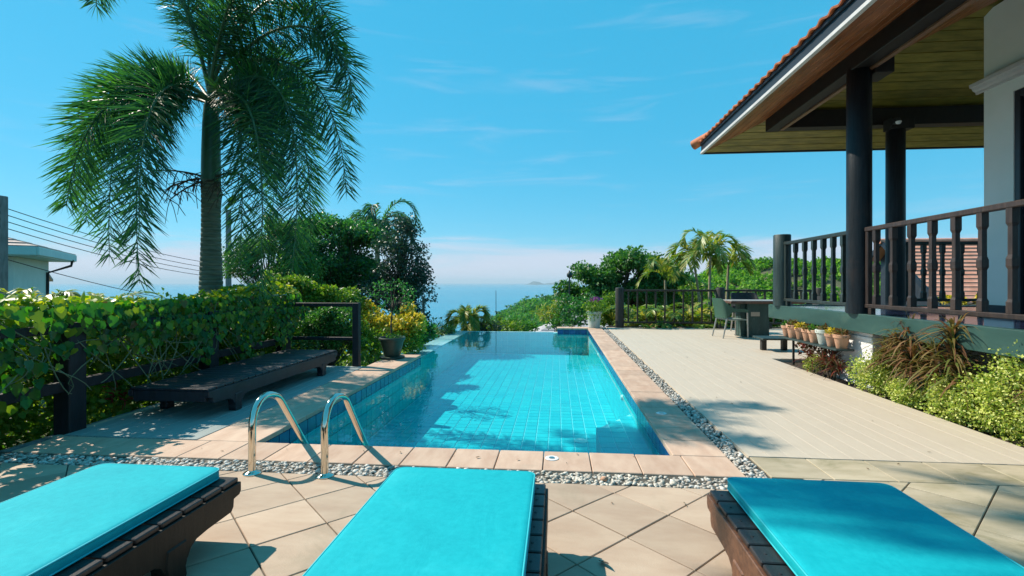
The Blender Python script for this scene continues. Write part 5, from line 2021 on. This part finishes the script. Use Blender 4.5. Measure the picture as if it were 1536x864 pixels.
# ---- flower pot at the far end of the right coping
t = thing('flower_pot', 'whitish flower pot with yellow green plant and purple blooms by the fence', 'potted plant', (1.06, 14.30, 0))
fb = Vector((1.06, 14.30, 0))
MB().lathe([(.15, 0), (.16, .01), (.20, .40), (.225, .42), (.23, .47), (.20, .47), (.19, .40), (.001, .40)], fb, 24).build('pot_body', M['pot_white'], t, smooth=35)
acc = [clump((1.06, 14.28, .62), (.32, .28, .20), 420, .075, .04, .2, .6), clump((1.0, 14.10, .42), (.2, .1, .2), 120, .075, .03, .5, .6)]
V, F = merge(acc)
np_obj('foliage', V, F, M['lf_lime'], t)
V, F = clump((1.08, 14.28, .82), (.20, .16, .06), 90, .055, .05, 0, .6)
np_obj('blooms', V, F, M['lf_purple'], t)

# ================================================================== VINE ON THE LEFT FENCE
vine = thing('climbing_vine', 'heart leaved vine spilling over the left fence, yellow on top', 'vine', (-4.35, 5, 0))


def vine_pts(n, zone):
    if zone == 'top':
        y = 1.4 + 6.3 * rng.random(n)
        a = rng.random(n) * math.pi
        hh = .985 + .05 * np.sin(y * 2.1) + .14 * np.clip((y - 5.2) / 2, 0, 1)
        P = np.stack([-4.45 + .24 * np.cos(a) * (.6 + .4 * rng.random(n)), y, hh + .17 * np.sin(a) * rng.random(n) ** .6], 1)
        N = unit(np.stack([np.cos(a) * .7, -.15 + 0 * a, np.sin(a) + .5], 1) + rdir(n) * .45)
        D = unit(rdir(n) * .9 + np.array([.3, -.2, -.35]))
    elif zone == 'front':
        y = 4.3 + 3.4 * rng.random(n)
        low = .95 - (.25 + .42 * np.clip((y - 4.4) / 1.4, 0, 1)) * (.6 + .4 * np.sin(y * 7.3)) - .05
        z = low + (1.12 - low) * rng.random(n) ** .75
        P = np.stack([-4.16 + .10 * rng.normal(size=n) * .6 - .10 * (z > .95), y, z], 1)
        N = unit(np.array([.9, -.55, .25]) + rdir(n) * .45)
        D = unit(np.array([.15, -.1, -1.0]) + rdir(n) * .5)
    else:
        y = 2.6 + 2.2 * rng.random(n)
        z = 1.12 - (.85 - .42 * np.clip((y - 3.35) / .4, 0, 1)) * rng.random(n) ** 1.3
        P = np.stack([-4.18 + .12 * rng.normal(size=n) * .6, y, z], 1)
        N = unit(np.array([.9, -.45, .25]) + rdir(n) * .5)
        D = unit(np.array([.15, -.1, -1.0]) + rdir(n) * .6)
    return P, D, N


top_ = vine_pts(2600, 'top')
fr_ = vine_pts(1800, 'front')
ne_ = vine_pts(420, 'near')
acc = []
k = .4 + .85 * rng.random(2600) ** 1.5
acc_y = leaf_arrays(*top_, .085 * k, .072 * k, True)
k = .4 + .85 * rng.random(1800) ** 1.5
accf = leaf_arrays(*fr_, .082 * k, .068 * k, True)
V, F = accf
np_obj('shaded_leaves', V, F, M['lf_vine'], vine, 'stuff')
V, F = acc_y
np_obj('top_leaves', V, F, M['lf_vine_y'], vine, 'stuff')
# the largest leaves in view, each its own piece
lm = []
for s in range(4):
    V, F = leaf_arrays(np.zeros((1, 3)), np.array([[0, 1.0, 0]]), np.array([[0, 0, 1.0]]), 1.0, .72 + .08 * s, True)
    lm.append(np_mesh('leaf', V, F, None))
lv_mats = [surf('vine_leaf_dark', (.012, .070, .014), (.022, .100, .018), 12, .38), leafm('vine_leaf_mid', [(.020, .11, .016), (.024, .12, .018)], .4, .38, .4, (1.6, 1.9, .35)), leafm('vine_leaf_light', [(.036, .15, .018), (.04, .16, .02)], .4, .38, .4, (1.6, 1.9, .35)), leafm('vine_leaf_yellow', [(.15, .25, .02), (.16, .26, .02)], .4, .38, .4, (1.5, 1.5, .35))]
for me, mm in zip(lm, lv_mats):
    me.materials.append(mm)
P3, D3, N3 = ne_
idx = np.argsort(P3[:, 1] + np.where(P3[:, 1] < 3.0, 50, 0))[:290]
for i in idx:
    d = Vector(D3[i])
    n_ = Vector(N3[i])
    sx_ = d.cross(n_).normalized()
    n_ = sx_.cross(d)
    mt = Matrix((sx_, d, n_)).transposed()
    s = random.uniform(.055, .105)
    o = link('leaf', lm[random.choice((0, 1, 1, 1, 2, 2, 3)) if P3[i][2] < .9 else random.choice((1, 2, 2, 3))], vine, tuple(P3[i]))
    o.rotation_euler = mt.to_euler()
    o.scale = (s, s, s)
# bare hanging stems
for k in range(46):
    y = random.uniform(3.2, 6.2)
    p0 = Vector((-4.24, y, random.uniform(.75, 1.05)))
    p3 = Vector((-4.17 + random.uniform(-.06, .08), y + random.uniform(-.7, .7), random.uniform(.12, .7)))
    p1 = p0 + Vector((.05, random.uniform(-.2, .2), -.15))
    p2 = p3 + Vector((.04, random.uniform(-.3, .3), random.uniform(-.15, .25)))
    MB().tube(bez([p0, p1, p2, p3], 9), [.006, .006, .0055, .005, .005, .0045, .004, .004, .003], 5).build('stem', M['stem'], vine, smooth=60)
bush('red leaved plant glimpsed below the fence rail', [((-4.62, 4.75, .10), (.08, .12, .10))], 60, .10, .02, M['lf_red'], 'red_plant', 'plant', False)

# ---- fallen leaves
for (x, y, lab) in ((.20, 2.30, 'curled brown fallen leaf on paving between middle and right loungers'), (.31, 3.27, 'rust brown stone among the pale pebbles')):
    if 'stone' in lab:
        o = link('rust_stone', variants[2].copy(), None, (x, y, .008), (0, 0, 1))
        o.data.materials.clear()
        o.data.materials.append(M['terracotta'])
        o.scale = (.035, .03, .035)
        tag(o, lab, 'stone')
    else:
        V, F = leaf_arrays(np.array([[x, y, .006]]), np.array([[.5, -.8, .35]]), np.array([[0.3, .2, 1.0]]), .07, .035, True)
        o = np_obj('fallen_leaf', V, F, M['bark'])
        tag(o, lab, 'leaf')

acc = []
for k in range(46):
    if k % 2:
        x, y = random.uniform(1.5, 3.3), random.uniform(3.9, 9.5)
    else:
        x, y = random.uniform(-4.0, 3.4), random.choice((random.uniform(2.5, 3.1), random.uniform(3.45, 3.75)))
    a = random.uniform(0, 6.28)
    s_ = random.uniform(.012, .034)
    acc.append(leaf_arrays(np.array([[x, y, .006]]), np.array([[math.cos(a), math.sin(a), random.uniform(.05, .3)]]), np.array([[random.uniform(-.4, .4), random.uniform(-.4, .4), 1.0]]), s_, s_ * .5, True))
V, F = merge(acc)
o = np_obj('leaf_litter', V, F, leafm('dry_leaf_litter', [(.10, .05, .02), (.20, .12, .05), (.07, .06, .03)], .1), None, 'stuff')
tag(o, 'scattered dry leaf bits lying on deck, coping and paving', 'leaf litter')

# ================================================================== AIR
hm, hnt, hout = new_mat('sea_haze')
hv = nd(hnt, 'ShaderNodeVolumePrincipled')
hv.inputs['Density'].default_value = 6e-5
hv.inputs['Color'].default_value = (.76, .89, .98, 1)
hnt.links.new(hv.outputs[0], hout.inputs['Volume'])
hz = MB().box(-59000, 59000, -450, 69000, -76, 240).build('haze', hm)
hz['kind'] = 'stuff'
tag(hz, 'thin sea haze that pales the horizon and islands', 'haze')
